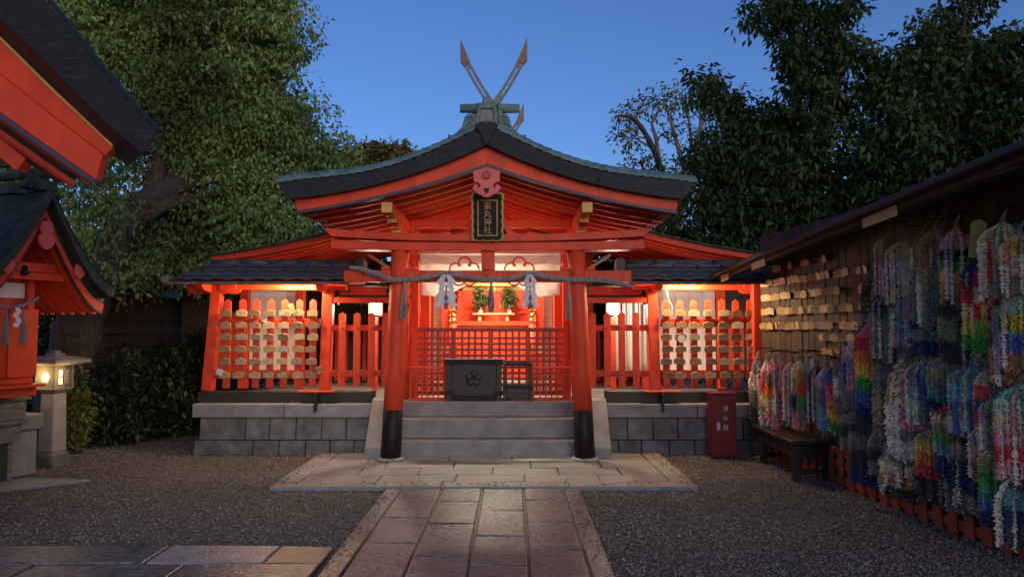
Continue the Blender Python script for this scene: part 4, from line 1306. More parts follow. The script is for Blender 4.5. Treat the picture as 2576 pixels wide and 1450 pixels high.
for s in (-1, 1):
    P(MB().tube([(X0 + s * .45 - .12, 8.2, 2.44), (X0 + s * .45 + .12, 8.2, 2.44)], .012, 10), 'tube', TUBEW, pl, smooth=True)
    box('lamp_base', WPAINT, pl, X0 + s * .45 - .14, X0 + s * .45 + .14, 8.135, 8.17, 2.42, 2.46, .003)
    lamp_point('porch_light', pl, (X0 + s * .45, 8.30, 2.44), PORCH_W, (1, .82, .58), .05)
# ------------------------------------------------------------------ near roof corner at the upper left
nr = root('near_shrine_roof', 'dark curved roof corner with red boards jutting in at upper left', 'roof', (-3.6, 4.6, 0))
def pl(pts, Y):
    return [(at(x, y, Y).x, at(x, y, Y).z) for x, y in pts]
YN = 4.0
def shear(mb, y0, k=1.5):
    mb.v = [(x - k * max(0, y - y0), y, z) for x, y, z in mb.v]
    return mb
def rs(P_, n):
    return [(v.x, v.y) for v in spline([Vector((a, b, 0)) for a, b in P_], n)]
A = rs(pl([(-420, -860), (-330, -680), (-230, -500), (-130, -330), (-40, -200), (40, -95), (115, 0), (190, 92), (260, 180), (330, 262), (396, 330)], YN), 31)
B = rs(pl([(-560, -620), (-460, -470), (-360, -330), (-260, -200), (-160, -110), (-70, -20), (0, 48), (90, 132), (180, 222), (270, 312), (358, 388)], YN), 31)
P(shear(MB().strip(A, B, YN, YN + .30), YN, .8), 'verge', VERGE, nr, .004)
P(MB().strip([(x + .006, z + .012) for x, z in A], [(x + .003, z + .002) for x, z in A], YN - .012, YN + .08), 'verge_lip', BLKP, nr)
A2 = rs(pl([(-600, -560), (-430, -330), (-260, -130), (-120, -5), (0, 100), (130, 228), (285, 372)], YN + .2), 20)
B2 = rs(pl([(-600, -400), (-430, -180), (-260, 0), (-120, 100), (0, 196), (130, 296), (264, 392)], YN + .2), 20)
P(MB().strip(A2, B2, YN + .20, YN + .26), 'upper_board', VERM, nr, .003)
P(MB().strip([(x, z + .022) for x, z in A2], [(x, z + .001) for x, z in A2], YN + .19, YN + .27), 'board_trim', OCHRE, nr, .002)
A3 = rs(pl([(-600, -395), (-430, -175), (-260, 5), (-120, 98), (0, 188), (130, 292), (260, 390)], YN + .13), 20)
B3 = rs(pl([(-600, -260), (-430, -60), (-260, 110), (-120, 195), (0, 283), (120, 368), (241, 452)], YN + .13), 20)
P(MB().strip(A3, B3, YN + .13, YN + .18), 'bargeboard', VERM, nr, .003)
P(MB().strip([(x, z - .001) for x, z in B3], [(x, z - .035) for x, z in B3], YN + .125, YN + .19), 'bargeboard_trim', DTRIM, nr, .002)
S1 = [(x, z + .055) for x, z in B3]
P(shear(MB().strip([(x, z + .02) for x, z in S1], S1, YN + .19, YN + .5), YN + .19), 'soffit', DARKW, nr)
for k in range(2):
    y = YN + .26 + k * .12
    P(shear(MB().strip([(x, z - .004) for x, z in S1], [(x, z - .04) for x, z in S1], y, y + .03), YN + .19), 'rafter', VERM2, nr, .003)
P(MB().strip([(x - .02, z - .01) for x, z in A], [(x - .02, z + .02) for x, z in A2[::1]] + [(A2[-1][0], A2[-1][1] + .02)] * (len(A) - len(A2)), YN + .27, YN + .5).xf(Matrix.Translation((-.25, 0, 0))), 'roof_body', BLKW, nr)
beam('soffit_beam', VERM2, nr, at(-60, 318, YN + .5), at(66, 418, YN + .5), .10, .10, up=(0, 1, 0))
P(MB().prism([(at(-160, 300, 4.6).x, at(-160, 250, 4.6).z), (at(-160, 300, 4.6).x, at(-160, 422, 4.6).z), (at(70, 420, 4.6).x, at(70, 420, 4.6).z), (at(60, 300, 4.6).x, at(60, 300, 4.6).z)][::-1], 4.56, 4.62), 'gable_board', DARKW, nr)
box('gable_wall', VERM2, nr, -5.4, -3.66, 4.78, 4.86, .3, 3.1, .005)
box('wall_footing', STONE, nr, -5.5, -3.64, 4.7, 4.9, 0, .295, .01)
for x, y in ((-3.68, 4.74), (-4.5, 4.74), (-5.4, 4.74)):
    box('column', VERM, nr, x - .07, x + .07, y - .04, y + .036, .3, 3.0, .006)
    
# ------------------------------------------------------------------ small shrine at the left edge (gable to the right front)
hk = root('small_shrine', 'small red shrine with steep green copper gable roof at left', 'small shrine', (-4.5, 6.9, 0), R(68))
def L(mb, name, m, bevel=.004, par=None, **k):
    return P(mb, name, m, par or hk, bevel, local=True, **k)
def prof(d, off=0):
    return 1.93 + .93 * (1 - d / .723) ** 1.55 - off
for s in (-1, 1):
    DS = [.723 * i / 15 for i in range(16)]
    T = [(s * d, prof(d)) for d in DS]
    Bq = [(s * d * .955, prof(d, .085 + .02 * d)) for d in DS]
    L(MB().strip(T, Bq, 0, .10), 'verge', VERDK)
    T2 = [(s * d * .94, prof(d, .085)) for d in DS]
    B2_ = [(s * d * .90, prof(d, .17)) for d in DS]
    L(MB().strip(T2, B2_, .101, .17), 'verge_inner', BLKW, 0)
    T3 = [(s * d * .92, prof(d, .17)) for d in DS]
    B3_ = [(s * d * .90, prof(d, .262)) for d in DS]
    L(MB().strip(T3, B3_, .10, .135), 'bargeboard', VERM)
    L(MB().strip([(x, z) for x, z in B3_], [(x, z - .012) for x, z in B3_], .095, .14), 'bargeboard_trim', DTRIM, 0)
    for k in range(7):
        y = .2 + k * .16
        A_ = [(s * d * .9, prof(d, .25)) for d in DS]
        L(MB().strip(A_, [(x, z - .03) for x, z in A_], y, y + .05), 'rafter', VERM2, 0)
    A_ = [(s * d * .9, prof(d, .235)) for d in DS]
    L(MB().strip(A_, [(x, z - .014) for x, z in A_], .136, 1.4), 'soffit', VERM2, 0)
    for k in range(11):
        d0, d1 = .723 * k / 11, .723 * (k + 1) / 11 + .006
        rows = [[(s * d, y, prof(min(d, .723)) + l + (.05 * math.sqrt(max(0, 1 - (1 - min(y / .2, 1)) ** 2)))) for y in (-.004, .03, .08, .15, .25, .7, 1.5)] for d, l in ((max(d0, .01), .002), (d1, .012))]
        rows.append([(x, y, z - .012) for x, y, z in rows[-1]])
        L(MB().grid(rows), 'copper_course', VERDK, 0)
L(MB().prism([(-.075, 2.85), (.075, 2.85), (.06, 2.95), (-.06, 2.95)], .03, 1.5), 'ridge', VERDK, .006)
L(MB().prism([(-.10, 2.83), (.10, 2.83), (.115, 2.90), (.085, 3.02), (.095, 3.06), (-.095, 3.06), (-.085, 3.02), (-.115, 2.90)], .20, .26), 'ridge_end', VERDK, .006)
L(MB().tube([(0, .15, 3.05), (0, 1.5, 3.05)], .05, 14), 'ridge_roll', VERDK, 0, smooth=True)
for s in (-1, 1):
    L(MB().tube([(s * .13, .14, 2.90), (s * .13, .27, 2.90)], .035, 14), 'ridge_scroll', VERDK, .004)
    L(MB().tube([(s * .17, .14, 2.82), (s * .17, .27, 2.82)], .028, 14), 'ridge_scroll', VERDK, .004)
L(MB().prism([(-.05, 2.55), (.05, 2.55), (.075, 2.46), (.05, 2.43), (.085, 2.40), (.08, 2.33), (.03, 2.28), (0, 2.27), (-.03, 2.28), (-.08, 2.33), (-.085, 2.40), (-.05, 2.43), (-.075, 2.46)], .06, .09), 'gable_pendant', PINKR)
L(MB().prism([(.32, 2.16), (.40, 2.12), (.41, 2.05), (.36, 2.0), (.31, 2.04), (.30, 2.10)], .06, .09), 'side_pendant', PINKR)
L(MB().prism([(-.32, 2.16), (-.40, 2.12), (-.41, 2.05), (-.36, 2.0), (-.31, 2.04), (-.30, 2.10)][::-1], .06, .09), 'side_pendant', PINKR)
L(MB().box(-.48, .46, .26, .34, 2.06, 2.15), 'tie_beam', VERM)
L(MB().box(-.60, .50, .22, .26, 1.98, 2.05), 'head_beam', VERM)
L(MB().box(-.60, .06, .42, 1.2, 1.0, 2.05), 'body', VERM2)
for x in (-.60, .07):
    L(MB().box(x - .035, x + .035, .36, .43, .98, 2.05), 'post', VERM)
L(MB().box(-.56, .03, .40, .418, 1.80, 1.95), 'white_panel', WHITEW)
L(MB().box(-.25, .03, .185, .21, 1.035, 1.69), 'door_leaf', VERM)
L(MB().box(-.50, -.2, .405, .419, 1.04, 1.70), 'doorway', BLKP, 0)
L(MB().box(-.85, .0, .0, .9, .945, .972), 'deck', VERM)
L(MB().box(-.80, -.05, .06, .9, .86, .94), 'deck_beam', VERM2)
L(MB().box(-.60, .02, .22, .36, .975, 1.03), 'threshold', VERM)
L(MB().box(-1.0, .36, .62, 1.7, 0, .46), 'plinth_stone', STONE, .01)
L(MB().box(-.9, .10, .55, 1.45, .465, .86), 'plinth_block', STONED, .01)
L(MB().box(.11, .40, .58, .9, .465, .62), 'step_stone', STONE, .01)
L(MB().box(.03, .10, .42, .5, .66, .80), 'side_block', OCHRE, .004)
# bell
L(MB().lathe([(.0, .0), (.03, .0), (.038, .02), (.03, .05), (.026, .08), (.012, .095), (.0, .10)], (-.18, .10, 2.01), 14), 'bell', BLKP, 0, smooth=True)
rp = root('small_rope', 'thin straw rope with paper and tassels on the small shrine', 'rope', (-4.5, 6.9, 0), R(68))
K_ = [Vector(p) for p in ((-.75, .1, 1.86), (-.5, .1, 1.74), (-.3, .1, 1.70), (-.15, .1, 1.74), (-.03, .12, 1.80))]
cs = spline(K_, 60)
for k in range(2):
    P(MB().tube([p + Vector((0, math.sin(i * .9 + k * 3.14), math.cos(i * .9 + k * 3.14))) * .009 for i, p in enumerate(cs)], .011, 6), 'rope_strand', STRAW, rp, local=True, smooth=True)
for x, l_ in ((-.34, .36), (-.18, .36)):
    mb = MB()
    for i in range(16):
        a = random.random() * 6.28
        q = Vector((x, .09, 1.71))
        mb.tube([q, q + Vector((math.cos(a) * .02, math.sin(a) * .02, -l_ * .5)), q + Vector((math.cos(a) * .035, math.sin(a) * .03, -l_))], .005, 4)
    P(mb, 'tassel', STRAW, rp, local=True)
mb = MB()
for i in range(4):
    dx = .03 if i % 2 == 0 else -.03
    mb.prism([(-.25 - .025, 1.70 - i * .045), (-.25 + .025, 1.695 - i * .045), (-.25 + .025 + dx * .6, 1.65 - i * .045), (-.25 - .025 + dx * .6, 1.655 - i * .045)], .075 - i * .003, .0765 - i * .003)
P(mb, 'zigzag_paper', PAPER, rp, local=True)
# weathered coin box in front of the plinth
cbx = root('weathered_box', 'weathered grey wooden box in front of the small shrine plinth', 'box', (-4.5, 6.9, 0), R(68))
P(MB().box(-.62, .02, .30, .52, .62, .80), 'upper_tray', GREYW, cbx, .004, local=True)
P(MB().box(-.66, .06, .28, .54, .805, .83), 'rim', GREYW, cbx, .004, local=True)
P(MB().box(-.64, .04, .29, .53, .575, .617), 'ledge', GREYW, cbx, .004, local=True)
P(MB().box(-.60, .0, .33, .50, .40, .573), 'lower_tray', GREYW, cbx, .004, local=True)
for x in (-.58, -.1):
    P(MB().box(x, x + .05, .36, .48, 0, .398), 'leg', GREYW, cbx, .004, local=True)

# ------------------------------------------------------------------ stone lantern
sl = root('stone_lantern', 'granite post lantern glowing yellow beside the small shrine', 'stone lantern', (-5.03, 7.85, 0), R(-12))
def LL(mb, name, m, bevel=.008, **k):
    return P(mb, name, m, sl, bevel, local=True, **k)
def frus(w0, w1, z0, z1):
    return MB().add([(-w0, -w0, z0), (w0, -w0, z0), (w0, w0, z0), (-w0, w0, z0), (-w1, -w1, z1), (w1, -w1, z1), (w1, w1, z1), (-w1, w1, z1)],
                    [(0, 3, 2, 1), (4, 5, 6, 7), (0, 1, 5, 4), (1, 2, 6, 5), (2, 3, 7, 6), (3, 0, 4, 7)])
LL(frus(.125, .122, 0, .13), 'base', STONED)
LL(frus(.118, .095, .131, .165), 'base_slope', STONED)
LL(frus(.098, .085, .166, .80), 'shaft', STONE)
LL(frus(.09, .135, .801, .85), 'neck', STONE)
hx = .128
lb = MB()
for a in ((-hx, hx, hx - .02, hx), (-hx, -hx + .02, -hx, hx - .0201), (hx - .02, hx, -.0, hx - .0201)):
    lb.box(a[0], a[1], a[2], a[3], .851, 1.10)
LL(lb, 'light_box', STONE, .004)
# front wall with a round opening, right wall with a window
ring = []
mb = MB()
n = 24
for i in range(n):
    t = 2 * math.pi * i / n
    c_, s_ = math.cos(t), math.sin(t)
    k = 1 / max(abs(c_), abs(s_))
    ring.append((c_ * .058, s_ * .058, c_ * k * .1075, s_ * k * .1235))
vs = []
for y in (-hx, -hx + .03):
    vs += [(a, y, .9755 + b) for a, b, c, d in ring] + [(c, y, .9755 + d) for a, b, c, d in ring]
fs = []
for i in range(n):
    j = (i + 1) % n
    fs += [(i, j, n + j, n + i), (2 * n + i, 3 * n + i, 3 * n + j, 2 * n + j), (i, 2 * n + i, 2 * n + j, j)]
LL(mb.add(vs, fs), 'round_window_wall', STONE, 0)
LL(MB().box(hx - .025, hx, -hx + .001, -.07, .851, 1.10).box(hx - .025, hx, .06, .1275, .851, 1.10).box(hx - .025, hx, -.069, .059, .851, .90).box(hx - .025, hx, -.069, .059, 1.05, 1.10), 'window_wall', STONE, 0)
LL(MB().box(-.10, .10, -.098, .10, .87, 1.085), 'glowing_pane', LANTY, 0)
for y in (-.005,):
    LL(MB().box(hx - .012, hx - .004, y - .006, y + .006, .90, 1.05), 'window_bar', BLKP, 0)
    LL(MB().box(hx - .011, hx - .005, -.068, .058, .968, .98), 'window_bar', BLKP, 0)
LL(frus(.145, .25, 1.101, 1.125), 'roof_soffit', STONE)
LL(frus(.252, .245, 1.126, 1.165), 'roof_slab', STONE)
LL(frus(.235, .10, 1.166, 1.20), 'roof_top', STONE)
LL(frus(.075, .065, 1.201, 1.23), 'cap', STONE)
LL(frus(.045, .04, 1.231, 1.255), 'cap_knob', STONE)
lamp_point('lantern_light', sl, (-5.03 + .25, 7.85 - .16, 1.0), LAN2_W, (1, .62, .2), .05)
lamp_point('lantern_light', sl, (-5.03 - .08, 7.85 - .22, 1.0), LAN2_W, (1, .62, .2), .05)

# ------------------------------------------------------------------ fire extinguisher cabinet
fc = root('extinguisher_cabinet', 'crimson fire extinguisher cabinet standing against the podium', 'cabinet', (2.57, 8.3, 0))
fx0, fx1, fy0, fy1 = at(1790, 1130, 8.24).x, at(1854, 1130, 8.24).x, 8.24, 8.44
fcx = (fx0 + fx1) / 2
box('body', CRIM, fc, fx0, fx1, fy0 + .012, fy1, .03, .745, .006, seg=2)
box('door', CRIM, fc, fx0 + .006, fx1 - .006, fy0, fy0 + .010, .05, .725, .004)
box('lid', CRIM, fc, fx0 - .006, fx1 + .006, fy0 - .008, fy1 + .004, .747, .762, .004)
box('foot', BLKP, fc, fx0 + .02, fx1 - .02, fy0 + .03, fy1 - .03, 0, .029, 0)
for i, ch in enumerate('消火器'):
    me_ = text_mesh(ch, .068, WPAINT, .0008)
    me_.transform(Matrix.Translation((fcx + .018, fy0 - .001, .585 - i * .108)))
    put(me_, 'character', fc)
box('handle_recess', STEEL, fc, fcx - .085, fcx - .045, fy0 - .004, fy0 + .001, .335, .43, .002)
box('handle', WPAINT, fc, fcx - .08, fcx - .05, fy0 - .010, fy0 - .0045, .345, .42, .002)

# ------------------------------------------------------------------ right wall with plaques and paper cranes
wx = lambda y: 3.0 + .0917 * (8.5 - y)
WA = math.atan2(-.0917, 1)         # the wall swings out a little towards the viewer
wl_ = root('plank_wall', 'dark plank wall with eaves hung with plaques and paper cranes', 'wall', (3.2, 6.2, 0))
def wp(y, off, z):
    """point on the wall: distance along y, offset towards the court, height"""
    return Vector((wx(y) - off, y, z))
y = 8.55
k = 0
while y > 2.2:
    w = .115 + .02 * random.random()
    d = random.uniform(-.006, .006)
    a, b = wp(y, .0 + d, 0), wp(y - w + .004, .0 + d, 0)
    P(MB().add([(a.x, a.y, .32), (b.x, b.y, .32), (b.x + .03, b.y, .32), (a.x + .03, a.y, .32), (a.x, a.y, 2.6), (b.x, b.y, 2.6), (b.x + .03, b.y, 2.6), (a.x + .03, a.y, 2.6)],
               [(0, 3, 2, 1), (4, 5, 6, 7), (0, 1, 5, 4), (1, 2, 6, 5), (2, 3, 7, 6), (3, 0, 4, 7)]), 'plank', DARKW, wl_, .005)
    y -= w
a, b = wp(8.56, -.04, 0), wp(2.2, -.04, 0)
beam('backing', BLKW, wl_, (a.x + .03, a.y, 1.3), (b.x + .03, b.y, 1.3), .05, 2.6, 0)
beam('corner_post', VERM, wl_, (wx(8.62) - .02, 8.62, 0), (wx(8.62) - .02, 8.62, 2.15), .11, .11, up=(0, 1, 0))
# red lattice skirting at the wall foot
for z in (.07, .21, .33):
    a, b = wp(8.5, .03, z), wp(2.2, .03, z)
    beam('skirt_rail', SKIRT, wl_, a, b, .02, .075, .003)
y = 8.45
while y > 2.2:
    p = wp(y, .042, 0)
    me_ = MB().box(-.012, .003, -.05, .05, 0, .36).mesh('skirt_slat', SKIRT) if y > 8.44 else me_
    instance(me_, 'skirt_slat', wl_, p, (0, 0, -WA))
    y -= .165
# roof over the wall: rising towards the viewer
E0, E1 = Vector((2.36, 8.25, 2.125)), Vector((2.86, 2.0, 2.60))
ed = (E1 - E0)
def ep(t, dx=0, dz=0):
    p = E0 + ed * t
    return Vector((p.x + dx, p.y, p.z + dz))
for i in range(11):
    t0, t1 = i / 11 + .0004, (i + 1) / 11 - .0004
    q = [ep(t0, 0, .0), ep(t1, 0, .0), ep(t1, 1.5, .42), ep(t0, 1.5, .42)]
    P(MB().add([v for v in q] + [v + Vector((0, 0, .025)) for v in q], [(3, 2, 1, 0), (4, 5, 6, 7), (0, 1, 5, 4), (1, 2, 6, 5), (2, 3, 7, 6), (3, 0, 4, 7)]), 'roof_sheet', TILE, wl_, .003)
beam('gutter', BLKW, wl_, ep(0, -.02, -.0), ep(1, -.02, -.0), .06, .045, .01, seg=2)
beam('fascia', DARKW, wl_, ep(0, .05, -.03), ep(1, .05, -.03), .02, .06, .003)
for i in range(16):
    t = (i + .5) / 16
    beam('rafter', BLKW, wl_, ep(t, .06, -.03), ep(t, .85, .19), .05, .07, .003)
for t, l_ in ((.02, .035), (.155, .05), (.475, .065)):
    beam('eave_notice', PALEW, wl_, ep(t, .03, -.065), ep(t + l_, .03, -.065), .012, .075, .002)
# plaques in rows on the wall
rows_ = [(2.19, 8.1, 7.0, .34), (2.03, 8.45, 5.95, .104), (1.865, 8.45, 6.0, .106), (1.70, 8.45, 6.0, .10), (1.535, 8.45, 6.15, .104), (1.42, 7.15, 6.45, .13), (1.275, 7.1, 6.5, .125)]
rown = ['scattered top', 'first long', 'second long', 'third long', 'fourth long', 'upper short', 'lower short']
for ri, (z, ya, yb, stp) in enumerate(rows_):
    a, b = wp(ya, .012, z + .025), wp(yb, .012, z + .025)
    beam('plaque_rail', DARKW, wl_, a, b, .02, .025, .002)
    y, n_ = ya - .05, 0
    while y > yb:
        if random.random() < .06 and n_ and ri:
            y -= stp * 1.3
            continue
        kind = random.choice(['written', 'written', 'bare', 'horse', 'painted', 'bare'])
        p = wp(y, .035 + (n_ % 3) * .010, z + random.uniform(-.006, .006))
        o = instance(me_pl[kind], 'wall_plaque', None, p, (R(random.uniform(3, 9)), R(random.uniform(-5, 5)), R(-90) - WA + R(random.uniform(-16, 26))))
        tag(o, f'plaque {DESC[kind]}, {ORD[min(n_, 27)]} in {rown[ri]} row on plank wall', 'plaque', 'plaques on the plank wall')
        n_ += 1
        y -= stp

# bench
bn = root('low_bench', 'long black wooden bench below the paper cranes', 'bench', (3.0, 7.6, 0))
bx0, bx1, y0, y1 = 2.74, 3.14, 7.0, 8.25
box('seat', BENCH, bn, bx0, bx1, y0, y1, .365, .405, .006)
box('apron', BENCH, bn, bx0 + .03, bx0 + .06, y0 + .03, y1 - .03, .24, .362, .004)
box('apron', BENCH, bn, bx0 + .061, bx1 - .03, y0 + .03, y0 + .06, .24, .362, .004)
for x in (bx0 + .02, bx1 - .09):
    for yy in (y0 + .02, y1 - .30):
        box('leg', BENCH, bn, x, x + .07, yy, yy + .07, 0, .362, .005)
for yy in (y0 + .04, y1 - .28):
    box('stretcher', BENCH, bn, bx0 + .091, bx1 - .091, yy, yy + .03, .08, .12, .003)

# paper cranes: each bundle hangs from one point and holds many threaded strands
CRM = bpy.data.materials.new('folded_paper')
CRM.use_nodes = True
nt = CRM.node_tree
ca = nt.nodes.new('ShaderNodeVertexColor')
ca.layer_name = 'Col'
nt.links.new(ca.outputs[0], nt.nodes['Principled BSDF'].inputs['Base Color'])
nt.nodes['Principled BSDF'].inputs['Roughness'].default_value = .75
nt.nodes['Principled BSDF'].inputs['Specular IOR Level'].default_value = .2
CO = dict(pink=(.75, .12, .30), rose=(.65, .25, .32), red=(.60, .03, .04), orange=(.70, .22, .03), yellow=(.68, .50, .05), green=(.06, .32, .06), lime=(.28, .42, .06), teal=(.08, .30, .28), mint=(.38, .58, .46), sky=(.16, .34, .52), blue=(.05, .13, .42), navy=(.025, .04, .14), lilac=(.36, .30, .46), white=(.62, .60, .56), cream=(.60, .52, .34), grey=(.22, .21, .19), dark=(.07, .068, .062), olive=(.30, .29, .14), brown=(.34, .17, .07), black=(.03, .03, .03), slate=(.17, .19, .19))
def crane_strand(L_, cols, flare, seed, big=1.0):
    g = np.random.default_rng(seed)
    step = .0108 * big
    n = max(4, int(L_ / step))
    V, F, C = [], [], []
    w = .0215 * big
    cols = [(np.array(CO[c]) * .88 + .12 * np.mean(CO[c])) * .9 for c in cols]
    for i in range(n):
        v = i / (n - 1)
        z = -i * step
        fl = 1 - (1 - min(v / (.22 if big < 1.15 and n > 22 else .5), 1)) ** 2
        x, y = flare[0] * fl, flare[1] * fl
        a = g.random() * 6.28 if big > 1.3 else g.normal() * .6 + .6 + (0 if i % 2 else 1.57)
        ca_, sa_ = math.cos(a), math.sin(a)
        t = v * len(cols) - .5 + g.normal() * .05
        k = int(min(max(t, 0), len(cols) - 1))
        k2 = min(k + 1, len(cols) - 1)
        f = min(max(t - k, 0), 1)
        f = 0 if f < .38 else (1 if f > .62 else (f - .38) / .24)
        c = (cols[k] * (1 - f) + cols[k2] * f) * (.85 + .3 * g.random()) * np.array([1.5, 1.33, 1.12])
        b = len(V)
        ww = w * (.8 + .4 * g.random())
        for dx, dy, dz in ((0, 0, step * .9), (ww, 0, -step * .9), (ww * .3, ww * .34, -step * .5), (-ww, 0, -step * .9), (-ww * .3, -ww * .34, -step * .5), (0, 0, -step * 1.2)):
            V.append((x + dx * ca_ - dy * sa_, y + dx * sa_ + dy * ca_, z + dz + g.normal() * .002))
        for q in ((0, 1, 2), (0, 2, 3), (0, 3, 4), (0, 4, 1), (1, 5, 2), (3, 5, 4)):
            F.append(tuple(b + j for j in q))
            C.append(c)
    me = bpy.data.meshes.new('crane_strand')
    me.from_pydata(V, [], F)
    at_ = me.color_attributes.new('Col', 'FLOAT_COLOR', 'CORNER')
    arr = np.repeat(np.concatenate([np.clip(np.array(C), 0, 1), np.ones((len(C), 1))], 1), 3, axis=0).astype(np.float32)
    at_.data.foreach_set('color', arr.reshape(-1))
    me.materials.append(CRM)
    return me
def crane_bundle(px, ytop, ybot, wid, cols, label, off=.14, big=1.0, seed=0, ns=None, tie=True):
    """px, ytop, ybot, wid measured on the photo; stands on the wall's real line"""
    kx = (px - 1287.5) / 1785.8
    Y = (3.779 - off) / (kx + .0917)
    zt_, zb_ = at(px, ytop, Y).z, at(px, ybot, Y).z
    W = wid * Y / 1786 / 2
    p = wp(Y, off, zt_)
    zb_ = max(zb_ - .13 * (zt_ - zb_), .06)
    r_ = root('paper_crane_bundle', label, 'paper cranes', p, group='bundles of folded paper cranes on the plank wall')
    W *= 1.7
    ns = ns or max(9, int(W / .0086))
    g = np.random.default_rng(seed + int(px) * 7 + int(ytop))
    variants = []
    for v in range(4):
        cc = list(cols[v % len(cols)]) if isinstance(cols[0], (list, tuple)) else list(cols)
        variants.append(cc)
    for i in range(ns):
        u = (i + .5) / ns * 2 - 1
        dpt = g.uniform(-.06, .06)
        # spread along the wall direction (mostly y, which shows as width at this angle) and towards the court
        sx = u * W * (.9 + .1 * g.random())
        L_ = (zt_ - zb_) * (1 - .10 * g.random() - .06 * abs(u))
        me = crane_strand(L_, (variants[int(g.integers(0, len(variants)))] if g.random() > .2 or 'rainbow' in label or 'navy' in label else [['white'], ['cream', 'white'], ['grey', 'white'], ['lilac', 'white'], ['rose', 'white']][int(g.integers(0, 5))]), (sx * .62 + dpt * .3 - .02, -sx * .78 + dpt * .3), int(g.integers(1 << 30)), big)
        instance(me, 'crane_strand', r_, p)
    if tie:
        mb = MB()
        for i in range(5):
            a = i * 1.26
            mb.tube([p + Vector((.03, 0, .09)), p + Vector((math.cos(a) * .012, math.sin(a) * .012, .03)), p + Vector((math.cos(a) * .02, math.sin(a) * .02, -.03))], .004, 4)
        P(mb, 'hanging_thread', STRAW, r_)
        h = MB().tube([p + Vector((off, 0, .10)), p + Vector((-.005, 0, .10)), p + Vector((-.012, 0, .115))], .006, 6)
        P(h, 'wall_hook', BLKP, r_)
RB = ['pink', 'red', 'orange', 'yellow', 'green', 'blue']
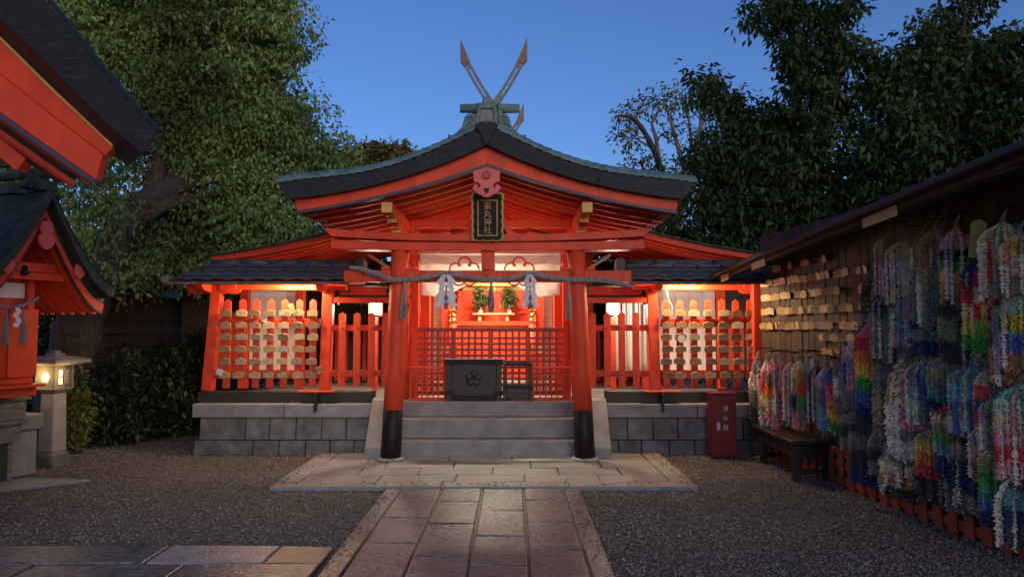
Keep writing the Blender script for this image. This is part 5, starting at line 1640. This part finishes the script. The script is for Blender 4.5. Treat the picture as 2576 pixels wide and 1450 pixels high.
BN = [
 (1903, 897, 1062, 26, ['grey', 'white', 'grey', 'dark'], 'ragged grey and white crane bundle at the far end of the wall', 1.5),
 (1926, 905, 1068, 20, ['white', 'pink', 'red', 'yellow', 'green', 'sky'], 'thin rainbow crane bundle above the far end of the bench', 1),
 (1944, 903, 1064, 26, ['rose', 'grey', 'orange', 'cream', 'rose'], 'mottled pink and orange crane bundle beside the thin rainbow one', 1.5),
 (1966, 908, 1046, 24, [['slate', 'teal'], ['rose', 'red'], ['lilac', 'blue']], 'striped slate and red crane bundle over the bench', 1),
 (1988, 910, 1060, 24, [['sky', 'slate'], ['rose', 'rose', 'orange'], ['grey', 'grey', 'teal']], 'striped sky blue and rose crane bundle over the bench', 1),
 (2008, 905, 1068, 22, [['cream', 'lime', 'navy', 'rose'], ['white', 'cream', 'navy', 'grey']], 'cream to navy crane bundle over the bench middle', 1),
 (2030, 908, 1048, 30, ['olive', 'brown', 'red', 'green', 'slate'], 'olive red and green banded crane bundle over the bench', 1),
 (2052, 918, 1060, 24, [['black', 'navy'], ['slate', 'grey'], ['rose', 'grey']], 'dark crane bundle with black cap over the bench', 1),
 (2076, 922, 1082, 34, [['lilac', 'slate', 'sky'], ['rose', 'lilac', 'slate'], ['slate', 'blue', 'dark']], 'lilac and slate drooping crane bundle near the bench end', 1),
 (2100, 918, 1078, 26, ['navy', 'blue', 'red', 'pink', 'orange', 'yellow', 'green'], 'short rainbow crane bundle with navy top and white beads', 1),
 (2122, 905, 1045, 30, [['lilac', 'teal', 'slate'], ['grey', 'white', 'slate']], 'lilac and teal crane bundle behind the short rainbow one', 1),
 (2150, 850, 1030, 40, [['white', 'lilac', 'rose', 'grey'], ['lilac', 'teal', 'slate'], ['rose', 'navy', 'grey']], 'pale lilac and teal crane bundle left of the big rainbow', 1),
 (2188, 812, 1052, 50, RB + ['navy'], 'large rainbow crane bundle from pink to navy', 1),
 (2160, 1035, 1135, 60, ['grey', 'dark', 'grey'], 'dull grey crane bundle beside the bench end', 1),
 (2180, 1050, 1215, 60, ['dark', 'grey', 'dark', 'navy'], 'dark grey crane bundle under the large rainbow', 1),
 (2238, 590, 735, 40, ['brown', 'olive', 'red', 'brown'], 'brown and red crane bundle at the upper left of the crane wall', 1),
 (2285, 600, 765, 56, [['cream', 'white', 'cream'], ['lilac', 'white', 'navy'], ['slate', 'blue', 'navy']], 'cream white crane bundle with one navy strand', 1),
 (2292, 745, 868, 56, [['lilac', 'teal', 'lilac'], ['slate', 'mint', 'rose']], 'lilac and teal crane bundle below the cream white one', 1),
 (2318, 745, 850, 20, ['cream', 'green', 'blue', 'navy'], 'narrow green to navy crane bundle', 1),
 (2360, 575, 812, 66, [['brown', 'brown', 'olive', 'slate', 'slate'], ['brown', 'cream', 'grey', 'slate', 'slate']], 'long brown to slate crane bundle', 1),
 (2330, 585, 690, 34, ['brown', 'orange', 'green', 'lilac'], 'short orange and green crane bundle', 1),
 (2412, 570, 755, 40, ['red', 'rose', 'black', 'green', 'yellow', 'orange', 'brown'], 'rose black and orange crane bundle below the eave', 1),
 (2345, 765, 890, 60, ['dark', 'navy', 'slate', 'navy'], 'dark navy crane bundle with large folded birds', 1.9),
 (2232, 735, 900, 50, ['dark', 'grey', 'slate'], 'grey crane bundle under the brown and red one', 1),
 (2228, 800, 1090, 40, ['grey', 'dark', 'grey', 'olive', 'grey'], 'long ragged grey crane bundle right of the large rainbow', 1.4),
 (2405, 745, 900, 44, ['dark', 'olive', 'dark'], 'dark olive crane bundle under the rose black one', 1),
 (2488, 640, 882, 66, [['navy', 'navy', 'red', 'cream', 'yellow', 'green'], ['navy', 'cream', 'red', 'yellow', 'lime', 'green'], ['blue', 'red', 'cream', 'red', 'lime', 'green']], 'broad navy red yellow and green crane bundle with white beads', 1),
 (2530, 560, 745, 60, [['cream', 'white', 'cream', 'cream'], ['olive', 'red', 'red', 'grey'], ['mint', 'cream', 'grey', 'grey']], 'cream crane bundle with red strands at the top right', 1),
 (2572, 590, 740, 44, [['olive', 'white', 'cream'], ['yellow', 'cream', 'grey']], 'pale yellow crane bundle cut by the right edge', 1),
 (2572, 740, 930, 60, [['lime', 'green', 'sky', 'rose'], ['mint', 'yellow', 'blue', 'brown']], 'green and blue crane bundle at the right edge', 1),
 (2540, 780, 960, 50, ['grey', 'dark', 'brown', 'brown'], 'brown and grey crane bundle below the cream one', 1),
 (2275, 890, 1140, 56, ['grey', 'rose', 'cream', 'rose', 'grey', 'white'], 'bundle of large pink and white folded cranes', 2.0),
 (2258, 1110, 1222, 56, ['rose', 'grey', 'cream', 'brown'], 'ragged bundle of small cream and rose cranes near the wall foot', 1.8),
 (2320, 905, 1062, 50, [['sky', 'blue', 'slate'], ['slate', 'sky', 'mint']], 'blue crane bundle in the middle of the wall', 1),
 (2372, 895, 1030, 48, ['grey', 'olive', 'grey', 'teal', 'navy'], 'grey crane bundle darkening to navy', 1),
 (2385, 1015, 1200, 44, [['red', 'cream', 'olive', 'green', 'sky', 'navy', 'navy'], ['cream', 'olive', 'lime', 'green', 'blue', 'navy', 'navy']], 'long cream green and navy crane bundle', 1),
 (2340, 1080, 1195, 46, ['olive', 'yellow', 'orange', 'red'], 'yellow to red crane bundle near the wall foot', 1),
 (2300, 1040, 1100, 50, ['slate', 'rose', 'slate'], 'short slate and rose crane bundle', 1),
 (2440, 920, 1085, 64, [['slate', 'sky', 'blue', 'blue'], ['sky', 'mint', 'green', 'cream'], ['teal', 'sky', 'slate', 'lilac']], 'sky blue and green fanned crane bundle', 1),
 (2476, 930, 1110, 30, [['cream', 'red', 'navy', 'red', 'cream'], ['rose', 'cream', 'red', 'brown']], 'cream and red chevron crane bundle', 1),
 (2425, 1080, 1225, 44, ['dark', 'grey', 'dark', 'navy'], 'dark grey crane bundle below the fanned blue one', 1),
 (2456, 1075, 1200, 26, ['lilac', 'rose', 'brown'], 'narrow dusky rose crane bundle', 1),
 (2506, 1000, 1130, 48, ['olive', 'grey', 'olive', 'grey'], 'short olive grey crane bundle', 1),
 (2558, 965, 1200, 66, [['mint', 'mint', 'cream', 'cream', 'rose', 'rose'], ['teal', 'mint', 'cream', 'rose', 'red', 'rose']], 'large mint cream and rose crane bundle at lower right', 1),
 (2500, 1120, 1330, 50, [['olive', 'olive', 'green', 'teal', 'sky', 'navy'], ['cream', 'lime', 'green', 'green', 'blue', 'navy']], 'long olive green to navy crane bundle at the wall foot', 1),
 (2552, 1180, 1400, 64, ['dark', 'teal', 'navy', 'dark'], 'dark teal crane bundle at the lower right corner', 1.2),
 (2462, 1190, 1290, 40, ['dark', 'navy', 'grey'], 'dark navy crane bundle low on the wall', 1.2),
 (2216, 1060, 1195, 46, ['grey', 'slate', 'dark', 'grey'], 'slate grey crane bundle low on the wall beside the bench', 1.3),
]
for b_ in BN:
    crane_bundle(b_[0], b_[1], b_[2], b_[3], b_[4], b_[5], off=.17, big=b_[6])
# second layer, nearer the wall, closing the gaps
ORDB = ORD
bk = 0
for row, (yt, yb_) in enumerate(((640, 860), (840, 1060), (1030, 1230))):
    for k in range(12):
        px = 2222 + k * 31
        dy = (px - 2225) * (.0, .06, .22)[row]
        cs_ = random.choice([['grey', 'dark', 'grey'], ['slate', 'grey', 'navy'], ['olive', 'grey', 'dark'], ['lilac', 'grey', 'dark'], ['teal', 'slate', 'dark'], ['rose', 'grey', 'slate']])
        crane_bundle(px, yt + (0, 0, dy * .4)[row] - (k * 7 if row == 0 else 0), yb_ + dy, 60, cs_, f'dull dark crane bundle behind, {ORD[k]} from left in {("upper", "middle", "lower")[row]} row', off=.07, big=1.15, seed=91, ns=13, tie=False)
yc = slip('yellow_card', 'blank yellowed card hanging among the cranes under the eave', 'card', at(2458, 604, 3.58 / ((2458 - 1287.5) / 1785.8 + .0917)), .10, .235, (0, R(6), R(-55)), YPAPER)
bt = root('hanging_tag', 'small orange wooden bar with a white tag above the bench cranes', 'tag', at(2042, 893, 6.9))
q = at(2042, 893, 3.62 / ((2042 - 1287.5) / 1785.8 + .0917))
beam('wood_bar', PALEW, bt, q + Vector((-.06, .06, .012)), q + Vector((.06, -.06, -.004)), .012, .02, .002)
beam('paper_tag', PAPER, bt, q + Vector((0, 0, -.03)), q + Vector((0, 0, -.14)), .03, .003, 0, up=(0, 1, 0))
# ------------------------------------------------------------------ trees
def blobs(L_):
    return [(at(x, y, Y), r_ * Y / 1786) for x, y, Y, r_ in L_]
def limb(parent, pts, r0, r1, m, name='limb', n=9):
    p = spline([at(*q) for q in pts], 6 * len(pts))
    k = len(p)
    g = [(r0 + (r1 - r0) * i / (k - 1)) * (1 + .08 * math.sin(i * 1.7)) for i in range(k)]
    return P(MB().tube(p, g, n), name, m, parent, smooth=True)

cam_t = root('camphor_tree', 'huge spreading camphor tree filling the upper left', 'tree', (-6.2, 10.2, 0))
limb(cam_t, [(150, 1090, 10.2), (165, 960, 10.2), (205, 800, 10.3), (255, 680, 10.5), (320, 560, 10.9), (400, 490, 11.3), (500, 440, 11.8)], .36, .20, BARK, 'trunk', 14)
limb(cam_t, [(330, 560, 10.9), (420, 515, 11.2), (520, 490, 11.6), (600, 430, 12)], .13, .07, BARK)
limb(cam_t, [(470, 450, 11.7), (560, 330, 12), (620, 200, 12.2), (650, 80, 12.3)], .16, .05, BARK)
limb(cam_t, [(380, 500, 11.2), (400, 380, 11.4), (380, 230, 11.5), (340, 60, 11.5)], .16, .06, BARK)
limb(cam_t, [(480, 450, 11.7), (600, 440, 12), (700, 410, 12.3)], .11, .04, BARK)
limb(cam_t, [(250, 690, 10.5), (290, 640, 10.7), (350, 620, 11.0)], .10, .04, BARK)
limb(cam_t, [(560, 330, 12), (500, 200, 12), (470, 60, 12)], .09, .04, BARK)
CB = blobs([(560, 50, 12, 170), (360, 40, 11.6, 150), (640, 140, 12.4, 95), (520, 230, 12, 165), (330, 190, 11.6, 135), (630, 320, 12.4, 120), (440, 360, 12, 110), (700, 420, 12.4, 100), (580, 470, 12.2, 120), (660, 560, 12.5, 120), (745, 530, 12.5, 80), (255, 460, 11, 60), (215, 560, 11, 80), (300, 650, 11, 70), (420, 620, 12.2, 80), (560, 640, 12.5, 100), (190, 60, 11.2, 110), (480, -110, 12, 190), (680, 50, 12.4, 62), (745, 400, 12.5, 60), (230, 330, 11, 80), (700, 620, 12.6, 80), (470, 540, 12.2, 50), (690, 240, 12.4, 60), (780, 350, 12.6, 45), (15, 440, 11, 75), (70, 470, 11, 60)])
CF = blobs([(430, 470, 10.8, 40), (340, 430, 10.6, 50), (520, 420, 11.2, 60), (270, 520, 10.3, 40), (230, 640, 10.2, 50), (400, 600, 10.8, 45)])
leaves('crown', np.concatenate([clumps(CB + CF[3:5], 860, 28, .56, 3, .66), blob_points(CB, 2000, 5, .2)]), 6, .092, LEAF, cam_t, 4, 1.0, .13, .52)
bt_ = root('background_tree', 'yellow green tree behind the left slope of the main roof', 'tree', (-5.5, 17, 0))
limb(bt_, [(905, 700, 17), (900, 520, 17), (925, 430, 17), (945, 390, 17)], .16, .05, BARK, 'trunk')
limb(bt_, [(900, 520, 17), (960, 440, 17), (1000, 400, 17)], .07, .03, BARK)
leaves('crown', clumps(blobs([(865, 425, 17, 62), (935, 402, 17, 48), (985, 398, 17, 40), (820, 470, 16.5, 70), (900, 480, 17, 60), (830, 400, 16.6, 30), (1020, 395, 17.2, 18)]), 230, 12, .34, 5, .4), 7, .14, LEAFP, bt_, 6, .4, .14, .5)

rt = root('broadleaf_tree', 'dark loose limbed broadleaf tree behind the plank wall', 'tree', (5.2, 12, 0))
limb(rt, [(2060, 900, 12), (2055, 650, 12), (2040, 480, 12), (2020, 330, 12), (1985, 180, 12), (1950, 60, 12)], .14, .03, BARK, 'trunk')
limb(rt, [(2045, 560, 12), (1960, 400, 12.2), (1870, 300, 12.4), (1790, 215, 12.5)], .07, .02, BARK)
limb(rt, [(2040, 470, 12), (2090, 320, 12), (2110, 150, 12), (2105, 20, 12)], .07, .02, BARK)
limb(rt, [(2050, 600, 12), (1930, 520, 12.4), (1800, 470, 12.6)], .06, .02, BARK)
leaves('crown', clumps(blobs([(1925, 30, 12, 70), (2010, 60, 12, 80), (2090, 60, 12, 70), (2010, 160, 12, 70), (2110, 190, 12, 90), (2030, 290, 12, 100), (1790, 225, 12.6, 45), (1850, 260, 12.5, 50), (1900, 330, 12.4, 65), (1830, 370, 12.5, 75), (1960, 400, 12.2, 110), (1780, 450, 12.7, 70), (1880, 490, 12.5, 110), (2040, 480, 12.2, 120), (1800, 570, 12.8, 100), (1930, 600, 12.6, 110), (1740, 600, 12.8, 60), (1720, 640, 12.8, 40), (2080, 600, 12.4, 110), (1760, 195, 12.6, 22), (1870, 190, 12.5, 25), (1660, 560, 13, 40)]), 520, 10, .42, 8, .5), 6, .135, LEAFD, rt, 9, .9, .13, .45)
rt2 = root('overhanging_tree', 'dark dense tree rising above the plank wall at upper right', 'tree', (7.2, 11, 0))
limb(rt2, [(2420, 900, 11), (2410, 600, 11), (2390, 400, 11), (2400, 200, 11), (2430, 20, 11)], .15, .03, BARK, 'trunk')
limb(rt2, [(2400, 450, 11), (2480, 300, 10.8), (2550, 160, 10.6)], .07, .02, BARK)
limb(rt2, [(2395, 480, 11), (2280, 350, 11.3), (2230, 220, 11.4)], .07, .02, BARK)
leaves('crown', clumps(blobs([(2280, 200, 11.4, 90), (2330, 130, 11.4, 70), (2400, 60, 11.3, 55), (2440, 10, 11.2, 40), (2400, 200, 11, 110), (2500, 170, 10.8, 80), (2560, 130, 10.6, 60), (2240, 310, 11.4, 110), (2350, 340, 11, 130), (2480, 300, 10.8, 130), (2200, 440, 11.6, 120), (2330, 470, 11.2, 130), (2470, 430, 10.8, 130), (2570, 300, 10.6, 110), (2180, 560, 11.8, 110), (2300, 580, 11.4, 110), (2560, 430, 10.6, 100)]), 620, 10, .42, 11, .5), 6, .13, LEAFD, rt2, 12, .9, .13, .45)

pt = root('pollard_tree', 'bare pollarded tree with sparse yellow leaves right of the roof', 'tree', (3.9, 19, 0))
limb(pt, [(1700, 760, 19), (1690, 560, 19), (1668, 450, 19), (1645, 380, 19), (1612, 320, 19), (1585, 296, 19), (1562, 292, 19)], .12, .04, BARK, 'trunk')
for pts, r0, r1 in (([(1655, 400, 19), (1650, 350, 19), (1640, 310, 19), (1655, 280, 19)], .10, .04), ([(1610, 318, 19), (1600, 290, 19), (1615, 268, 19)], .06, .025),
                    ([(1690, 560, 19), (1722, 450, 19), (1705, 370, 19), (1685, 300, 19), (1672, 262, 19)], .14, .04), ([(1722, 450, 19), (1738, 370, 19), (1732, 300, 19), (1725, 250, 19)], .10, .03),
                    ([(1700, 560, 19), (1750, 450, 19), (1752, 360, 19), (1775, 280, 19), (1780, 245, 19)], .14, .04), ([(1752, 420, 19), (1795, 350, 19), (1830, 310, 19)], .08, .03),
                    ([(1752, 380, 19), (1762, 300, 19), (1757, 250, 19)], .08, .03), ([(1640, 375, 19), (1600, 350, 19), (1560, 345, 19)], .04, .012), ([(1612, 320, 19), (1580, 330, 19), (1548, 325, 19)], .03, .01),
                    ([(1668, 450, 19), (1620, 430, 19), (1590, 425, 19)], .03, .01), ([(1705, 370, 19), (1680, 350, 19), (1670, 330, 19)], .03, .01)):
    limb(pt, pts, r0 * .7, r1 * .6, BARKL, n=8)
    e = pts[-1]
    for q in range(5):
        a = R(random.uniform(20, 160))
        l_ = random.uniform(22, 48)
        f = random.choice(pts[1:])
        limb(pt, [f, (f[0] + math.cos(a) * l_ * .5 + random.uniform(-5, 5), f[1] - math.sin(a) * l_ * .5, 19), (f[0] + math.cos(a) * l_, f[1] - math.sin(a) * l_, 19)], .022, .006, BARK, 'twig', 5)
leaves('crown', blob_points(blobs([(1570, 290, 19, 30), (1605, 262, 19, 28), (1650, 262, 19, 32), (1680, 250, 19, 30), (1725, 245, 19, 34), (1775, 245, 19, 38), (1820, 280, 19, 38), (1560, 345, 19, 22), (1590, 355, 19, 28), (1620, 400, 19, 30), (1580, 425, 19, 26), (1690, 330, 19, 30), (1650, 430, 19, 36), (1780, 330, 19, 36), (1600, 455, 19, 30), (1700, 420, 19, 30)]), 420, 14, .2), 4, .15, LEAFP, pt, 15, .5, .28, .45)

# ------------------------------------------------------------------ shrubs, boundary wall, far house
def shrub(name, label, Bs, n, m, loc, size=.085, seed=20, group=None):
    r_ = root(name, label, 'shrub', loc, group=group)
    b = blobs(Bs)
    mb = MB()
    for c, rr in b:
        mb.tube([(c.x * .98, c.y, 0), (c.x, c.y, c.z * .5), (c.x, c.y, c.z)], [.018, .013, .006], 5)
        a = random.random() * 6.28
        mb.tube([(c.x, c.y, c.z * .5), (c.x + math.cos(a) * rr * .6, c.y + math.sin(a) * rr * .6, c.z + rr * .3)], [.01, .004], 4)
    P(mb, 'stem', BARK, r_)
    leaves('foliage', blob_points(b, n, seed, .3), 6, size, m, r_, seed + 1, .35, .09, .38)
shrub('golden_shrub', 'yellow green shrub lit by the stone lantern', [(182, 1000, 8.6, 38), (190, 1050, 8.6, 40), (170, 1090, 8.6, 36), (190, 965, 8.7, 24)], 420, LEAFY, (-5.3, 8.6, 0), .075, 21)
shrub('dark_shrub', 'dark leafy shrub in the shade right of the stone lantern', [(270, 1010, 9.4, 70), (250, 1070, 9.2, 60), (310, 1060, 9.4, 60), (300, 950, 9.8, 60)], 900, LEAFS, (-5.2, 9.4, 0), .10, 23, 'dark shrubs along the boundary wall')
shrub('dark_shrub', 'broad dark shrub with narrow leaves left of the podium', [(400, 1010, 10.2, 80), (380, 1070, 9.9, 60), (450, 1060, 10.2, 60), (430, 940, 10.6, 70), (350, 930, 10.5, 60)], 1100, LEAFS, (-4.9, 10.2, 0), .11, 25, 'dark shrubs along the boundary wall')
shrub('dark_shrub', 'shaded shrub low behind the podium corner', [(480, 1000, 11.5, 60), (500, 950, 11.8, 60), (470, 1060, 11.2, 40), (500, 880, 12, 50)], 600, LEAFS, (-5.0, 11.6, 0), .10, 27, 'dark shrubs along the boundary wall')
shrub('garden_tree', 'lit green foliage behind the left picket fence', [(940, 810, 12.1, 50), (900, 850, 12.1, 50), (960, 900, 12.1, 50), (985, 700, 12.1, 40), (1000, 780, 12.1, 40), (930, 760, 12.1, 30)], 700, LEAFY, (-2.6, 12.1, 0), .12, 29)
shrub('garden_tree', 'dim green foliage behind the right picket fence', [(1490, 760, 12.1, 50), (1500, 850, 12.1, 60), (1480, 920, 12.1, 60), (1500, 690, 12.1, 40), (1520, 800, 12.1, 40)], 700, LEAFS, (1.5, 12.1, 0), .12, 31)

shrub('dark_shrub', 'dark foliage behind the small shrine at the left edge', [(85, 900, 11.2, 60), (60, 980, 10.8, 60), (100, 1040, 10.4, 50), (40, 860, 11.4, 60), (112, 815, 11.5, 45), (118, 765, 11.6, 45)], 900, LEAFS, (-7.2, 11, 0), .11, 37, 'dark shrubs along the boundary wall')
bw = root('boundary_wall', 'dark roofed boundary wall receding behind the shrubs at left', 'wall', (-6.1, 13, 0))
y = 9.6
while y < 17:
    box('wall_plank', DARKW, bw, -6.16, -6.12, y, y + .19, 0, 1.98, .004)
    y += .195
box('wall_plate', BLKW, bw, -6.2, -6.05, 9.5, 17, 1.985, 2.04, .004)
for k in range(24):
    instance(me_tile, 'roof_tile', bw, (-5.72, 9.7 + k * .31, 2.0), (R(18), 0, R(90)), (1.15, 1.6, 1))
for k in range(24):
    P(MB().tube([(-6.08, 9.55 + k * .31, 2.22), (-6.08, 9.85 + k * .31, 2.22)], .06, 10), 'ridge_tile', TILE, bw, smooth=True)
P(MB().prism([(-6.42, 2.045), (-5.70, 2.0), (-6.08, 2.19)], 9.5, 17), 'roof_core', BLKW, bw)
for z in (1.2, 1.42, 1.64):
    box('rack_rail', DARKW, bw, -6.115, -6.08, 9.7, 16.5, z, z + .10, .004)
# closing hedge far behind the halls
hd = root('rear_hedge', 'tall dark trees closing the view behind the halls', 'tree belt', (0, 17, 0))
hd['kind'] = 'stuff'
leaves('foliage', blob_points([(Vector((x, 18 + 2 * math.sin(x * 2.1), z)), 1.3) for x in np.arange(-9, 11, 1.5) for z in (.8, 2.2, 3.1)], 5200, 33, .2), 5, .2, LEAFD, hd, 34, .5, .28)
fh = root('far_house', 'white house with grey tiled roof glimpsed through the camphor leaves', 'building', (-12.2, 25, 0))
box('wall', FARW, fh, -14.6, -9.8, 25, 31, 0, 5.55, .02)
P(MB().add([(-15, 24.5, 5.5), (-9.4, 24.5, 5.5), (-9.4, 31.5, 5.5), (-15, 31.5, 5.5), (-14.2, 28, 7.0), (-10.2, 28, 7.0)], [(0, 1, 5, 4), (1, 2, 5), (2, 3, 4, 5), (3, 0, 4), (0, 3, 2, 1)]), 'roof', FART, fh)
for k in range(18):
    x = -14.9 + k * .31
    P(MB().tube([(x, 24.5, 5.53), (x + (.0), 27.6, 6.82)], .06, 6), 'roof_batten_tile', FART, fh)
for x in (-13.6, -12.0, -10.8):
    wn_ = box('window', GREYC, fh, x - .4, x + .4, 24.95, 24.99, 3.2, 4.3, .01)
    box('window_pane', BLKP, wn_, x - .34, x + .34, 24.93, 24.945, 3.26, 4.24, .005)
